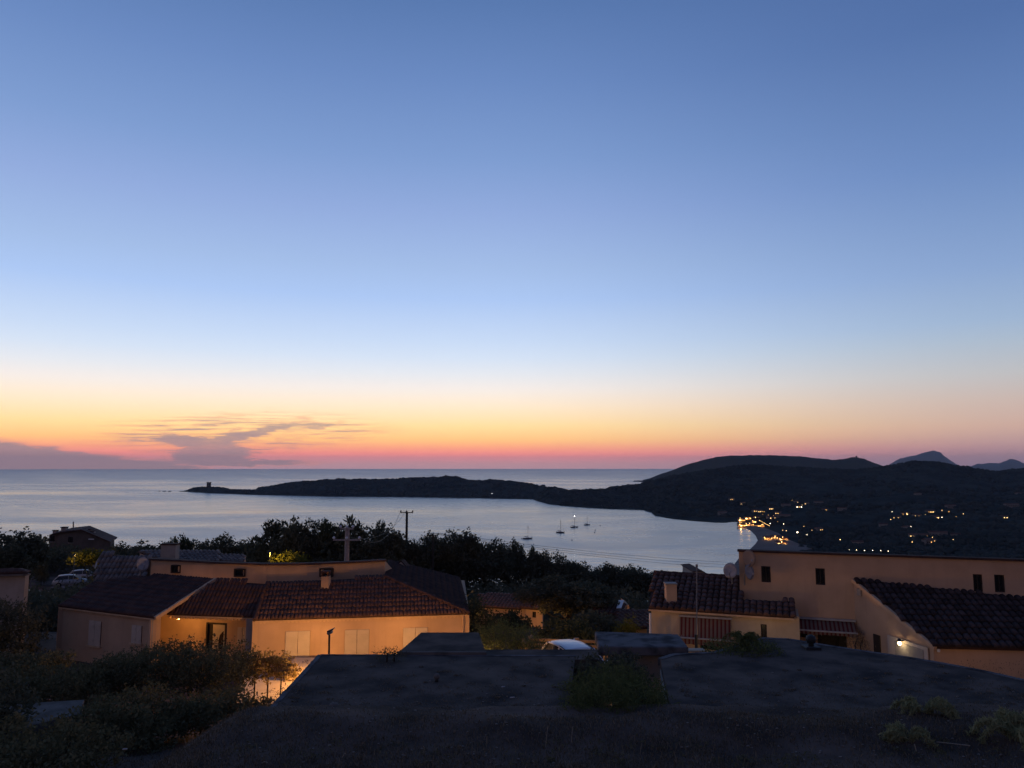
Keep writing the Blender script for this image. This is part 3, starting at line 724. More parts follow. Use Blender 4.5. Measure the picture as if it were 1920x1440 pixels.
eL0, eL1 = at(110, 1136, z=ZE), at(290, 1158, z=ZE)
eM0, eM1 = at(312, 1151, z=ZE), at(477, 1156.5, z=ZE)
eR0, eR1 = at(477, 1162, z=ZE - .03), at(879, 1150, z=ZE - .03)
plL = plane(eL0, eL1, at(350, 1082, z=-5.95)); plM = plane(eM0, eM1, at(450, 1094, z=-6.0)); plR = plane(eR0, eR1, at(610, 1087, z=-5.95))
polyL = [eL0, eL1, on(plL, 404, 1085), on(plL, 300, 1078), on(plL, 178, 1090)]
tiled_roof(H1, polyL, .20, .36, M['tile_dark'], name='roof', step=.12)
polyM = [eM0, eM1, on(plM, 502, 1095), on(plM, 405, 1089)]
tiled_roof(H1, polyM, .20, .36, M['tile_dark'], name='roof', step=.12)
polyR = [eR0, eR1, on(plR, 722, 1082), on(plR, 502, 1093)]
roofR, _ = tiled_roof(H1, polyR, .185, .36, M['tile'], name='roof', step=.12)
T3 = polyR[2]
cF = at(861, 1083, z=ZE + .1); plH = plane(eR1, T3, cF)
polyH = [cF, eR1, T3, on(plH, 728, 1050)]
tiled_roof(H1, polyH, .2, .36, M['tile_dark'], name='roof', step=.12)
ridge_caps(H1, T3 + Vector((0, 0, .03)), eR1 + Vector((0, 0, .03)), M['tile'], name='hip_tiles')
ridge_caps(H1, polyR[3] + Vector((0, 0, .02)), eR0 + Vector((0, 0, .02)), M['tile_dark'], name='valley_tiles')
MB().box((eL1 + polyL[2]) / 2 + Vector((0.05, -.05, -.02)), ((polyL[2] - eL1).length, .16, .16), polyL[2] - eL1).build('verge', M['trim'], H1)
# eaves with a row of rounded tile ends (genoise)
def genoise(a_, c_, step=.19):
    d_ = c_ - a_; ln = d_.length; d_.normalize(); nb = Vector((-d_.y, d_.x, 0))
    if nb.dot(a_) < 0: nb = -nb
    b_ = MB().box((a_ + c_) / 2 + nb * .20 + Vector((0, 0, -.10)), (ln, .34, .06), d_)
    b_.build('eave', M['trim'], H1)
    b_ = MB()
    for i in range(int(ln / step)):
        p_ = a_ + d_ * (step * (i + .5)) + Vector((0, 0, -.16))
        b_.tube([p_ + nb * .10, p_ + nb * .33], .075, 6)
    o_ = b_.build('eave_tile_ends', M['trim'], H1); o_['kind'] = 'stuff'
genoise(eR0, eR1); genoise(eM0, eM1); genoise(eL0, eL1)
# walls
def inset(a_, c_, k):
    d_ = (c_ - a_).normalized(); nb = Vector((-d_.y, d_.x, 0))
    if nb.dot(a_) < 0: nb = -nb
    return a_ + nb * k, c_ + nb * k
wa, wb_ = inset(at(482, 1162, z=ZE), at(872, 1150.2, z=ZE), .28)
ops = openings_px(wa, wb_, [(534, 1183, 582, 1234), (645.5, 1180, 692.5, 1231), (755, 1176.5, 802, 1228)])
wR = wall(H1, wa, wb_, ZB, ZE - .08, ops)
for o_ in ops: shutter_window(H1, wR, o_, M['shutter'])
la, lb = inset(at(112, 1136.3, z=ZE), at(287, 1157.6, z=ZE), .22)
ops = openings_px(la, lb, [(166, 1166, 191, 1208), (247, 1174, 267, 1204)])
wL = wall(H1, la, lb, ZB, ZE - .08, ops)
shutter_window(H1, wL, ops[0], M['shutter']); shutter_window(H1, wL, ops[1], M['shutter'])
# end walls closing the house
wall(H1, wb_, Vector((cF.x + .1, cF.y, 0)), ZB, ZE - .08); wall(H1, la, la + Vector((-1.0, 6, 0)), ZB, ZE - .08)
# porch: recessed back wall, door, side wall, pillar
pa, pb = at(296, 1175, Y=42.2), at(478, 1175, Y=41.0)
ops = openings_px(pa, pb, [(385, 1168.5, 425, 1226), (445, 1177, 466, 1206)])
wP = wall(H1, pa, pb, ZB, ZE + .2, ops)
_, a_, d_, nb = wP; P_ = lambda u, z, k=0: a_ + d_ * u + nb * k + Vector((0, 0, z)); u0, u1, z0, z1 = ops[0]
dr = MB().box(P_(u0 + (u1 - u0) * .62, (z0 + z1) / 2, .12), ((u1 - u0) * .68, .05, z1 - z0 - .06), d_).build('door', M['shutter'], H1)
MB().box(P_(u0 + (u1 - u0) * .14, (z0 + z1) / 2, .12), ((u1 - u0) * .24, .05, z1 - z0 - .06), d_).build('side_light', M['dark'], dr)
ua = u0 + (u1 - u0) * .70; gl = [P_(ua + (u1 - u0) * .16 * (1 if k < 8 else math.cos((k - 8) / 8 * math.pi / 2) * .0 + 1) * 0 + (u1 - u0) * x_, z0 + (z1 - z0) * y_, .09) for k, (x_, y_) in enumerate(((.12, .16), (-.12, .16), (-.12, .45), (-.06, .6), (.02, .68), (.12, .74)))]
MB().prism(gl, nb * .012).build('pane', M['glass'], dr)
MB().box(P_(u0 + .04, (z0 + z1) / 2, .03), (.09, .12, z1 - z0), d_).box(P_(u1 - .04, (z0 + z1) / 2, .03), (.09, .12, z1 - z0), d_).box(P_((u0 + u1) / 2, z1 - .04, .03), (u1 - u0 - .18, .12, .09), d_).build('frame', M['dark'], dr)
MB().box(P_(u0 + (u1 - u0) * .36, z0 + 1.0, .06), (.04, .1, .14), d_).build('handle', M['metal'], dr)
shutter_window(H1, wP, ops[1], M['shutter'])
wall(H1, lb, pa, ZB, ZE + .1); wall(H1, wa, pb + Vector((.15, 0, 0)), ZB, ZE)
pc = at(469.5, 1190, Y=38.9); MB().box((pc.x, pc.y, (ZB + ZE) / 2 - .05), (.36, .36, ZE - ZB - .1)).build('pillar', M['stucco_grey'], H1, bevel=.02)
pc = at(284, 1190, Y=38.75); MB().box((pc.x, pc.y, (ZB + ZE) / 2 - .05), (.20, .20, ZE - ZB - .1)).build('pillar', M['stucco_grey'], H1, bevel=.02)
for px, Yp in ((292, 38.9), (868, 39.75)):
    pc = at(px, 1190, Y=Yp); MB().tube([(pc.x, pc.y, ZB), (pc.x, pc.y, ZE - .1)], .045, 8).build('downpipe', M['trim'], H1)
# upper storey: curved parapet wall
cur = [(283, 1083, 1050, 43.9), (340, 1084, 1052.5, 43.1), (400, 1088, 1056, 42.2), (450, 1092, 1058, 41.7), (500, 1094, 1059.5, 41.35), (560, 1091, 1059, 41.6), (612, 1089, 1057.5, 42.0), (670, 1087, 1055, 42.5), (722, 1086, 1052, 43.1)]
bot = [at(a_[0], a_[1], Y=a_[3] + .05) for a_ in cur]; top = [at(a_[0], a_[2], Y=a_[3] + .05) for a_ in cur]
b = MB(); n_ = len(cur); th = Vector((0, .3, 0))
for k_ in range(n_ - 1):
    b.prism([bot[k_] - Vector((0, 0, .6)), bot[k_ + 1] - Vector((0, 0, .6)), top[k_ + 1], top[k_]], th)
b.build('upper_wall', M['stucco'], H1)
b = MB()
for k_ in range(n_ - 1): b.box((top[k_] + top[k_ + 1]) / 2 + Vector((0, .12, .04)), ((top[k_ + 1] - top[k_]).length * 1.01, .46, .09), top[k_ + 1] - top[k_])
b.build('coping', M['tile_dark'], H1)
b = MB()
for k_ in range(n_ - 1): b.prism([top[k_] + Vector((0, .3, -.1)), top[k_ + 1] + Vector((0, .3, -.1)), top[k_ + 1] + Vector((0, 6, -2.3)), top[k_] + Vector((0, 6, -2.3))], (0, 0, -.2))
b.build('rear_roof', M['slate'], H1)
b = MB().prism([top[-1] + Vector((0, .05, 0)), top[-1] + Vector((.4, 6, -2.2)), top[-1] + Vector((.4, 6, -2.6)), top[-1] + Vector((0, .05, -1.2))], (-.25, 0, 0)); b.build('wall', M['stucco'], H1)
for x0, y0, x1, y1 in ((322, 1059, 340.5, 1074), (440, 1066, 461, 1081), (600, 1065, 625.5, 1081)):
    Yw = np.interp((x0 + x1) / 2, [c_[0] for c_ in cur], [c_[3] for c_ in cur]) + .05
    a_, c_ = at(x0, (y0 + y1) / 2, Y=Yw), at(x1, (y0 + y1) / 2, Y=Yw); za, zb = at(x0, y1, Y=Yw).z, at(x0, y0, Y=Yw).z
    m_ = (a_ + c_) / 2; w_ = c_.x - a_.x; h_ = zb - za
    wn = MB().box((m_.x, m_.y - .02, (za + zb) / 2), (w_ - .1, .04, h_ - .1)).build('window', M['glass'], H1)
    MB().box((m_.x - w_ / 2 + .03, m_.y - .05, (za + zb) / 2), (.07, .16, h_)).box((m_.x + w_ / 2 - .03, m_.y - .05, (za + zb) / 2), (.07, .16, h_)).box((m_.x, m_.y - .05, zb - .03), (w_ - .14, .16, .07)).box((m_.x, m_.y - .05, za + .03), (w_ - .14, .2, .07)).build('frame', M['dark'], wn)
# chimney through the front slope, small gable vent on the hip
c0 = on(plR, 608, 1107); zt = at(608, 1080, Y=c0.y + .3).z
ch = MB().box((c0.x, c0.y + .3, (c0.z + zt) / 2 - .12), (.40, .42, zt - c0.z + .24)).build('chimney', M['stucco'], H1)
MB().box((c0.x, c0.y + .3, zt + .22), (.44, .46, .10)).box((c0.x - .15, c0.y + .3, zt + .08), (.09, .4, .2)).box((c0.x + .15, c0.y + .3, zt + .08), (.09, .4, .2)).build('chimney_cap', M['tile_dark'], ch)
c0 = on(plH, 752, 1060); 
MB().prism([c0 + Vector((-.42, -.1, -.12)), c0 + Vector((.42, -.1, -.12)), c0 + Vector((0, -.1, .32))], (.1, .9, -.05)).build('roof_vent', M['tile_dark'], H1)
MB().prism([c0 + Vector((-.30, -.12, -.07)), c0 + Vector((.30, -.12, -.07)), c0 + Vector((0, -.12, .22))], (0, .015, 0)).build('vent_face', M['stucco_grey'], H1)

# ---------------------------------------------------------------- house behind, upper left: tiled roofs
H2 = thing('tiled_house', 'grey tiled house standing behind the curved parapet of the long house', 'house', at(300, 1090, Y=47))
pl = plane(at(172, 1100, Y=45.5), at(262, 1096, Y=45.0), at(230, 1042, z=-5.35)); 
tiled_roof(H2, [on(pl, 172, 1100), on(pl, 266, 1097), on(pl, 282, 1046), on(pl, 190, 1039)], .30, .42, M['tile_grey'])
q0 = on(pl, 190, 1039); q1 = on(pl, 282, 1046)
MB().prism([q0 + Vector((0, .1, -.05)), q1 + Vector((0, .1, -.05)), q1 + Vector((0, .1, -5)), q0 + Vector((0, .1, -5))], (0, .3, 0)).build('wall', M['stucco'], H2)
a_, c_ = at(300, 1053, Y=49.5), at(411, 1053, Y=49.5); pl = plane(a_, c_, at(360, 1033, z=-5.62)); 
tiled_roof(H2, [a_, c_, on(pl, 411, 1032), on(pl, 262, 1034), ], .28, .42, M['tile_grey'])
a_, c_ = at(412, 1053, Y=49.8), at(457, 1054, Y=49.8); pl = plane(a_, c_, at(430, 1041, z=-5.88))
tiled_roof(H2, [a_, c_, on(pl, 456, 1041), on(pl, 412, 1040)], .28, .42, M['tile_grey'])
MB().prism([at(262, 1036, Y=52.5), at(458, 1042, Y=52.5), at(458, 1100, Y=52.5), at(262, 1100, Y=52.5)], (0, .3, 0)).build('wall', M['stucco'], H2)
p_ = at(319, 1036, Y=48.6); ch = MB().box(p_, (.92, .6, 1.0)).build('chimney', M['stucco_grey'], H2)
MB().box(p_ + Vector((0, 0, .53)), (1.02, .7, .08)).build('chimney_cap', M['tile_dark'], ch)
def dish(name_label, p_, r, face, parent_h=None, m=None, arm=True):
    t_ = thing('satellite_dish', name_label, 'satellite dish', p_); f_ = Vector(face).normalized()
    b_ = MB(); q_ = f_.to_track_quat('Z', 'Y').to_matrix()
    i = 0
    for rr_, h in ((0, 0), (.35, .03), (.7, .10), (1, .2), (.98, .17), (.68, .07), (.33, 0), (0, -.03)):
        for j in range(20):
            g_ = 2 * math.pi * j / 20; b_.v.append(tuple(p_ + q_ @ Vector((math.cos(g_) * rr_ * r, math.sin(g_) * rr_ * r * 1.1, h * r))))
    for k in range(7):
        for j in range(20): b_.f.append((k * 20 + j, k * 20 + (j + 1) % 20, (k + 1) * 20 + (j + 1) % 20, (k + 1) * 20 + j))
    b_.build('reflector', m or M['dish'], t_, True)
    low = p_ + q_ @ Vector((0, -r * 1.05, .12 * r)); 
    if low.z > p_.z: low = p_ + q_ @ Vector((0, r * 1.05, .12 * r))
    foc = p_ + f_ * r * .85 + Vector((0, 0, -r * .3))
    MB().tube([low, foc], .018, 6).build('feed_arm', M['metal'], t_)
    MB().lathe(foc - Vector((0, 0, .05)), [(.03, 0), (.045, .04), (.03, .1)], 8).build('receiver', M['dish'], t_)
    MB().tube([p_ - f_ * .05, p_ - f_ * .22 + Vector((0, 0, -.05)), p_ - f_ * .24 + Vector((0, 0, -r * 1.8))], .03, 8).build('mast', M['metal'], t_)
    return t_
dish('round pale dish above the dark tiled slope of the long house', at(267, 1058, Y=43.5), .36, (.75, -.65, .25))
dish('small dish at the outer edge of the grey tiled roof behind the long house', at(181, 1060, Y=45.4), .2, (-.7, -.6, .25))

# ---------------------------------------------------------------- corner of a neighbouring house, far left
H3 = thing('neighbour_house', 'grey walled house corner with reddish roof cut by the left picture border', 'house', at(0, 1120, Y=42))
a_, c_ = at(-140, 1100, Y=43.5), at(46, 1100, Y=42); w_ = wall(H3, a_, c_, -13, at(46, 1076, Y=42).z, m=M['stucco_grey'])
e0, e1 = at(-140, 1079, Y=43), at(52, 1074, Y=41.7); pl = plane(e0, e1, at(0, 1068, Y=46.4))
tiled_roof(H3, [e0, e1, on(pl, 38, 1068), on(pl, -140, 1068)], .24, .4, M['tile_dark'])
MB().box((e0 + e1) / 2 + Vector((0, .1, -.1)), ((e1 - e0).length, .3, .08), e1 - e0).build('eave', M['concrete'], H3)

# ---------------------------------------------------------------- far left house with chimneys against the sea
H4 = thing('gable_house', 'dark gabled house with chimneys outlined against the sea', 'house', at(140, 1020, Y=125))
Yh = 125
prof = [(92, 1056), (92, 1005), (116, 999), (152, 995), (188, 1010), (207, 1018), (207, 1056)]
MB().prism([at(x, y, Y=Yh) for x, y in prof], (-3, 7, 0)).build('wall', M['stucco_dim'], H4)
for (x0, y0), (x1, y1) in zip(prof[1:5], prof[2:6]):
    q0, q1 = at(x0, y0 - .4, Y=Yh - .4), at(x1, y1 - .4, Y=Yh - .4)
    MB().prism([q0, q1, q1 + Vector((0, 0, .16)), q0 + Vector((0, 0, .16))], (-3, 8, 0)).build('roof', M['tile_dark'], H4)
for px, y0, y1, w_ in ((104, 995, 1000, .6), (121, 989, 996, .75), (170, 993, 1000, .5), (175, 996, 1002, .5)):
    p0, p1 = at(px, y1 + 2, Y=Yh + 2), at(px, y0, Y=Yh + 2); ch = MB().box((p0 + p1) / 2, (w_, w_, p1.z - p0.z)).build('chimney', M['stucco_grey'], H4)
    MB().box(p1 + Vector((0, 0, .05)), (w_ * 1.25, w_ * 1.25, .12)).build('chimney_cap', M['tile_dark'], ch)
p0, p1 = at(137.5, 995, Y=Yh + 2), at(137.5, 978, Y=Yh + 2); MB().tube([p0, p1], .10, 8).build('flue_pipe', M['metal'], H4)
MB().box(at(171, 1011, Y=Yh - .55), (.9, .06, .14)).build('skylight', M['white'], H4)
for px, py in ((98, 1010), (132, 1012)):
    wn = MB().box(at(px, py, Y=Yh - .03), (.7, .06, .9)).build('window', M['glass'], H4)
    MB().box(at(px, py + 6.2, Y=Yh - .08), (.9, .16, .08)).build('sill', M['stucco_grey'], wn)

# ---------------------------------------------------------------- small lit house in the middle
H5 = thing('tiled_house', 'small tiled house lit orange among bushes below the dark wood', 'house', at(955, 1165, Y=62))
zq = at(960, 1141, Y=62).z
e0, e1 = at(897, 1137, Y=62.6), at(1018, 1144, Y=61.6)
pl = plane(e0, e1, at(955, 1115, Y=66))
tiled_roof(H5, [e0, at(978, 1141.6, Y=61.93), on(pl, 976, 1115), on(pl, 898, 1113)], .30, .5, M['tile'])
e0b, e1b = at(976, 1139, Y=61.5), at(1018, 1143, Y=61.1); plb = plane(e0b, e1b, at(1000, 1109, Y=65.5))
tiled_roof(H5, [e0b, e1b, on(plb, 1012, 1109), on(plb, 981, 1108)], .30, .5, M['tile'])
wa, wb_ = at(899, 1145, Y=62.9), at(984, 1145, Y=62.2); ops = openings_px(wa, wb_, [(930, 1150, 938, 1162)])
w5 = wall(H5, wa, wb_, zq - 3.2, at(900, 1139, Y=62.9).z, ops, m=M['stucco']); dark_window(H5, w5, ops[0])
wa, wb_ = at(985, 1145, Y=61.8), at(1017, 1145, Y=61.4); ops = openings_px(wa, wb_, [(998, 1147, 1005, 1158)])
w5 = wall(H5, wa, wb_, zq - 3.2, at(985, 1142, Y=61.8).z, ops, m=M['stucco']); dark_window(H5, w5, ops[0])
# small tiled roof between the wood and the right building
H6 = thing('tiled_shed', 'grey corrugated tiled roofs with one bright skylight left of the awning building', 'shed', at(1160, 1160, Y=52))
e0, e1 = at(1112, 1150, Y=52.5), at(1165, 1152, Y=52); pl = plane(e0, e1, at(1140, 1129, Y=56))
tiled_roof(H6, [e0, e1, on(pl, 1172, 1131), on(pl, 1122, 1129)], .30, .46, M['tile_dark'])
q_ = [on(pl, 1160, 1129.5), on(pl, 1170, 1129.5), on(pl, 1165, 1144), on(pl, 1156, 1144)]
MB().prism([p_ + Vector((0, 0, .16)) for p_ in q_], (0, 0, -.05)).build('skylight', M['white'], H6)
e0, e1 = at(1150, 1180, Y=46), at(1214, 1176, Y=45); pl = plane(e0, e1, at(1180, 1146, Y=50.5))
tiled_roof(H6, [e0, e1, on(pl, 1216, 1144), on(pl, 1158, 1146)], .30, .46, M['tile_dark'])
MB().prism([at(1172, 1131, Y=56.2), at(1180, 1136, Y=55), at(1180, 1150, Y=55), at(1172, 1150, Y=56.2)], (0, 2, 0)).build('wall', M['stucco'], H6)
MB().prism([at(1152, 1182, Y=46.4), at(1213, 1178, Y=45.4), at(1213, 1230, Y=45.4), at(1152, 1230, Y=46.4)], (0, .3, 0)).build('wall', M['stucco'], H6)

# ================================================================== RIGHT HOUSE
HB = thing('tall_stucco_house', 'tall plain stucco building with parapet, small dark windows and tiled wings', 'house', at(1600, 1220, Y=33))
# section A, tiled
eA0, eA1 = at(1216, 1139.5, Y=34.0), at(1489, 1157, Y=32.1)
plA = plane(eA0, eA1, at(1300, 1080, Y=36.6))
bA, bB = at(1387, 1100, Y=34.75), at(1930, 1100, Y=31.15)     # front plane of the tall wall (plan)
wallpl = plane(Vector((bA.x, bA.y, 0)), Vector((bB.x, bB.y, 0)), Vector((bA.x, bA.y, 5)))
kA = on(wallpl, 1391, 1125)
polyA = [eA0, eA1, on(plA, 1485, 1128), on(plA, 1391, 1124.5), on(plA, 1388, 1084), on(plA, 1226, 1075)]
roofA, nA_ = tiled_roof(HB, polyA, .262, .40, M['tile'], singles=300)
ridge_caps(HB, polyA[5] + Vector((0, 0, .02)), polyA[4] + Vector((0, 0, .02)), M['tile'], .26, name='ridge_tiles')
sa, sb = inset(eA0 + (eA1 - eA0) * .012, eA1 - (eA1 - eA0) * .008, .28)
ops = openings_px(sa, sb, [(1427, 1171, 1437.5, 1197), (1313, 1207, 1345, 1217)])
wA = wall(HB, sa, sb, -10, eA0.z + (eA1.z - eA0.z) * .5 - .05, ops, m=M['stucco_pale'])
dark_window(HB, wA, ops[0], bars=0); dark_window(HB, wA, ops[1])
_, aA, dA, nA2 = wA; PA = lambda u, z, k=0: aA + dA * u + nA2 * k + Vector((0, 0, z))
MB().box((eA0 + eA1) / 2 + nA2 * .15 + Vector((0, 0, -.10)), ((eA1 - eA0).length, .3, .07), eA1 - eA0).build('eave', M['trim'], HB)
MB().prism([sa + Vector((0, 0, -.05)), polyA[5] + Vector((.1, -.1, -.12)), Vector((polyA[5].x + .1, polyA[5].y, -10)), Vector((sa.x, sa.y, -10))], (.2, 0, 0)).build('wall', M['stucco'], HB); wall(HB, sb, sb + nA2 * 2.4, -10, eA1.z - .02, m=M['stucco_pale'])
gp0, gp1 = at(1219, 1150, Y=33.9), at(1219, 1186, Y=33.9); MB().tube([gp0, gp1 + Vector((0, 0, -2))], .05, 8).build('downpipe', M['white'], HB)
c0 = on(plA, 1260, 1132); zt = at(1259, 1097, Y=c0.y + .25).z
ch = MB().box((c0.x, c0.y + .25, (c0.z + zt) / 2), (.46, .46, zt - c0.z + .1)).build('chimney', M['stucco'], HB)
MB().box((c0.x, c0.y + .25, zt + .08), (.52, .52, .05)).build('chimney_cap', M['stucco_grey'], ch)
# tall wall B
zT = -3.78
ops = openings_px(bA, bB, [(1428, 1062, 1444.5, 1091.5), (1530, 1066, 1546.5, 1096.5), (1826, 1077, 1841.5, 1109), (1866, 1078, 1883, 1110.5), (1535, 1188, 1574, 1232), (1500, 1186, 1514, 1195)])
wB = wall(HB, bA, bB, -10, zT, ops)
for o_ in ops[:4]: dark_window(HB, wB, o_)
dark_window(HB, wB, ops[5], bars=0)
_, aB, dB, nB = wB; PB = lambda u, z, k=0: aB + dB * u + nB * k + Vector((0, 0, z))
u0, u1, z0, z1 = ops[4]
dr = MB().box(PB((u0 + u1) / 2, (z0 + z1) / 2, .15), (u1 - u0, .05, z1 - z0), dB).build('door', M['dark'], HB)
MB().box(PB(u0 + .04, (z0 + z1) / 2, .06), (.08, .14, z1 - z0), dB).box(PB(u1 - .04, (z0 + z1) / 2, .06), (.08, .14, z1 - z0), dB).build('frame', M['dark'], dr)
MB().box(PB(u0 + .16, z0 + .95, .10), (.03, .06, .12), dB).build('handle', M['metal'], dr)
uo, _ = along(aB, dB, nB, 1580, 1200); MB().box(PB(uo, -8.4, -.03), (.30, .06, 2.6), dB).build('open_shutter', M['dark'], HB)
ln = (Vector((bB.x, bB.y, 0)) - aB).length
MB().box(PB(ln / 2, zT + .04, .12), (ln + .1, .45, .08), dB).build('coping', M['tile_dark'], HB)
MB().prism([PB(.2, zT - .3, .25), PB(ln, zT - .3, .25), PB(ln, zT - 3.3, 8), PB(.2, zT - 3.3, 8)], (0, 0, -.2)).build('rear_roof', M['slate'], HB)
wl = MB().prism([PB(0.0, -10, .255), PB(0.0, zT - .002, .255), PB(0, zT - 3.0, 8), PB(0, -10, 8)], dB * .25).build('wall', M['stucco_pale'], HB)
# wing C, monopitch roof coming towards the viewer
Pa = on(wallpl, 1600, 1085); Pc = on(wallpl, 1920, 1121); Pb = at(1755, 1212, Y=28.6)
plC = plane(Pa, Pc, Pb)
polyC = [Pb, on(plC, 1925, 1216), on(plC, 1925, 1122), Pa]
ext_ = (on(plC, 1925, 1216) - Pb).normalized()
polyC = [Pb, Pb + ext_ * 9, Pc + (Pc - Pa).normalized() * 2.5, Pa]
tiled_roof(HB, polyC, .262, .40, M['tile_old'], singles=300)
zs0 = -10.0
side = MB().prism([Pa + Vector((0, 0, -.08)), Pb + Vector((.0, .18, -.10)), Vector((Pb.x, Pb.y + .18, zs0)), Vector((Pa.x, Pa.y, zs0))], Vector((.25, .02, 0))).build('wall', M['stucco'], HB)
fr0 = Pb + Vector((.02, .2, 0)); fr1 = fr0 + ext_ * 9
wall(HB, fr0, fr1, zs0, min(Pb.z, (Pb + ext_ * 9).z) - .07, m=M['stucco'])
MB().box((Pa + Pb) / 2 + Vector((-.03, 0, -.07)), ((Pb - Pa).length, .12, .14), Pb - Pa).build('verge', M['trim'], HB)
MB().lathe(fr0 + Vector((.12, -.1, -.22)), [(.05, 0), (.06, .08), (.03, .12)], 8).build('gutter_end', M['white'], HB)
dC = Vector((Pb.x - Pa.x, Pb.y - Pa.y, 0)); lC = dC.length; dC.normalize(); nC = Vector((-dC.y, dC.x, 0))
if nC.x > 0: nC = -nC
sidepl = (Vector((Pa.x, Pa.y, 0)), nC)
def PC(px, py, k=0): return on(sidepl, px, py) + nC * k
def rect_side(name, x0, y0t, x1, y1t, drop, k, th, m, parent):
    a_, c_ = PC(x0, y0t, k), PC(x1, y1t, k); c_.z = a_.z
    return MB().prism([a_, c_, c_ - Vector((0, 0, drop)), a_ - Vector((0, 0, drop))], nC * th).build(name, m, parent)
dd = rect_side('door', 1638.5, 1188, 1650.5, 1191, 2.0, .01, .03, M['dark'], HB)
gs = rect_side('garage_surround', 1665, 1190, 1741, 1219, 2.4, .01, .03, M['shutter'], HB)
rect_side('garage_door', 1680, 1201, 1733, 1220, 2.4, .045, .02, M['stucco_grey'], gs)
rect_side('meter_box', 1609, 1103, 1616, 1104, .28, .0, .07, M['stucco_grey'], HB)
# awnings
def awning(parent, P, u0, u1, z1, z0, out, label=None, valance=.28, zcol=None):
    aw = MB(); ln_ = u1 - u0
    base = P(u0, z1, -.06)
    o_ = bpy.data.objects.new('awning', bpy.data.meshes.new('awning'))
    loc = base; ax = (P(u1, z1) - P(u0, z1)).normalized()
    # local mesh so that stripes follow its own width
    nl = 14; v = []; f_ = []
    for i in range(nl + 1):
        x = ln_ * i / nl
        v += [(x, 0, 0), (x, -out, z0 - z1), (x, -out, z0 - z1 - valance * (0.86 if i % 2 else 1.0)), (x, .02, -.02), (x, -out + .02, z0 - z1 - .02)]
    for i in range(nl):
        a_, c_ = i * 5, (i + 1) * 5; f_ += [(a_, a_ + 1, c_ + 1, c_), (a_ + 1, a_ + 2, c_ + 2, c_ + 1), (a_ + 3, c_ + 3, c_ + 4, a_ + 4)]
    me_ = bpy.data.meshes.new('awning'); me_.from_pydata(v, [], f_); me_.update(); me_.materials.append(M['stripe'])
    o_ = bpy.data.objects.new('awning', me_); COL.objects.link(o_); o_.parent = parent
    o_.matrix_basis = Matrix.Translation(loc - root_of(parent).location) @ Matrix((ax, Vector((-ax.y, ax.x, 0)), Vector((0, 0, 1)))).transposed().to_4x4()
    def sub(nm, b_, m_):
        me2 = bpy.data.meshes.new(nm); me2.from_pydata(b_.v, [], b_.f); me2.update(); s_ = link_mesh(nm, me2, m_, o_); return s_
    sub('cassette', MB().box((ln_ / 2, -.04, .06), (ln_ + .08, .12, .08)), M['dish'])
    sub('front_bar', MB().box((ln_ / 2, -out - .03, z0 - z1), (ln_ + .04, .05, .06)), M['dish'])
    sub('arm', MB().tube([(.08, -.02, -.1), (.08, -out, z0 - z1 - .04)], .02, 6), M['metal']); sub('arm', MB().tube([(ln_ - .08, -.02, -.1), (ln_ - .08, -out, z0 - z1 - .04)], .02, 6), M['metal'])
    return o_
u0, zt = along(aA, dA, nA2, 1275, 1156); u1, _ = along(aA, dA, nA2, 1371, 1160); _, zb = along(aA, dA, nA2, 1320, 1194)
awning(HB, PA, u0, u1, zt, zb, .35)
u0, zt = along(aB, dB, nB, 1490, 1159.5); u1, _ = along(aB, dB, nB, 1602, 1163); _, zb = along(aB, dB, nB, 1545, 1173)
awning(HB, PB, u0, u1, zt, zb - .05, .9, valance=.16)
# dishes on the corner
dish('pale dish on the roof edge left of the tall wall corner', at(1370, 1070, Y=34.3), .31, (-.45, -.85, .22))
dish('bright dish lowest on the left end of the tall wall', at(1403.5, 1073, Y=34.15), .30, (.55, -.8, .2))
dish('large grey dish near the parapet corner of the tall wall', at(1403, 1047, Y=34.3), .33, (.25, -.95, .15), m=M['stucco'])
# antenna pole
p0, p1 = at(1306.5, 1240, Y=30.3), at(1306.5, 1064, Y=30.3); t_ = thing('antenna_pole', 'thin pale pole rising in front of the striped closed awning', 'pole', p0)
MB().tube([p0, p1], .028, 8).build('pole', M['metal'], t_); MB().tube([p1, p1 + Vector((0, 0, .12))], .045, 8).build('cap', M['metal'], t_)
MB().tube([p0, p0 + Vector((0, 0, 1.0))], .06, 8).build('sleeve', M['black'], t_)
# garden things beside it
p0 = at(1293, 1219, Y=29.6); t_ = thing('garden_bench', 'small pale bench behind the concrete slab by the thin pole', 'bench', p0)
MB().box(p0, (1.1, .4, .06)).build('seat', M['stucco_pale'], t_); MB().box(p0 + Vector((-.45, 0, -.5)), (.1, .35, .95)).build('leg', M['stucco_grey'], t_); MB().box(p0 + Vector((.45, 0, -.5)), (.1, .35, .95)).build('leg', M['stucco_grey'], t_)

# far roof peeping over the slope
p0 = at(1312, 1080, Y=80); t_ = thing('far_cottage', 'tiny pale house gable just above the striped awning roof', 'house', p0)
MB().prism([at(1300, 1090, Y=80), at(1300, 1072.5, Y=80), at(1316, 1071, Y=80), at(1329, 1079, Y=80), at(1329, 1090, Y=80)], (0, 5, 0)).build('wall', M['stucco_grey'], t_)
MB().prism([at(1298.5, 1072.2, Y=79.7), at(1316, 1070.5, Y=79.7), at(1330, 1079, Y=79.7), at(1330, 1077.8, Y=79.7), at(1316, 1069.3, Y=79.7), at(1298.5, 1071, Y=79.7)], (0, 5.6, 0)).build('roof', M['tile_dark'], t_)

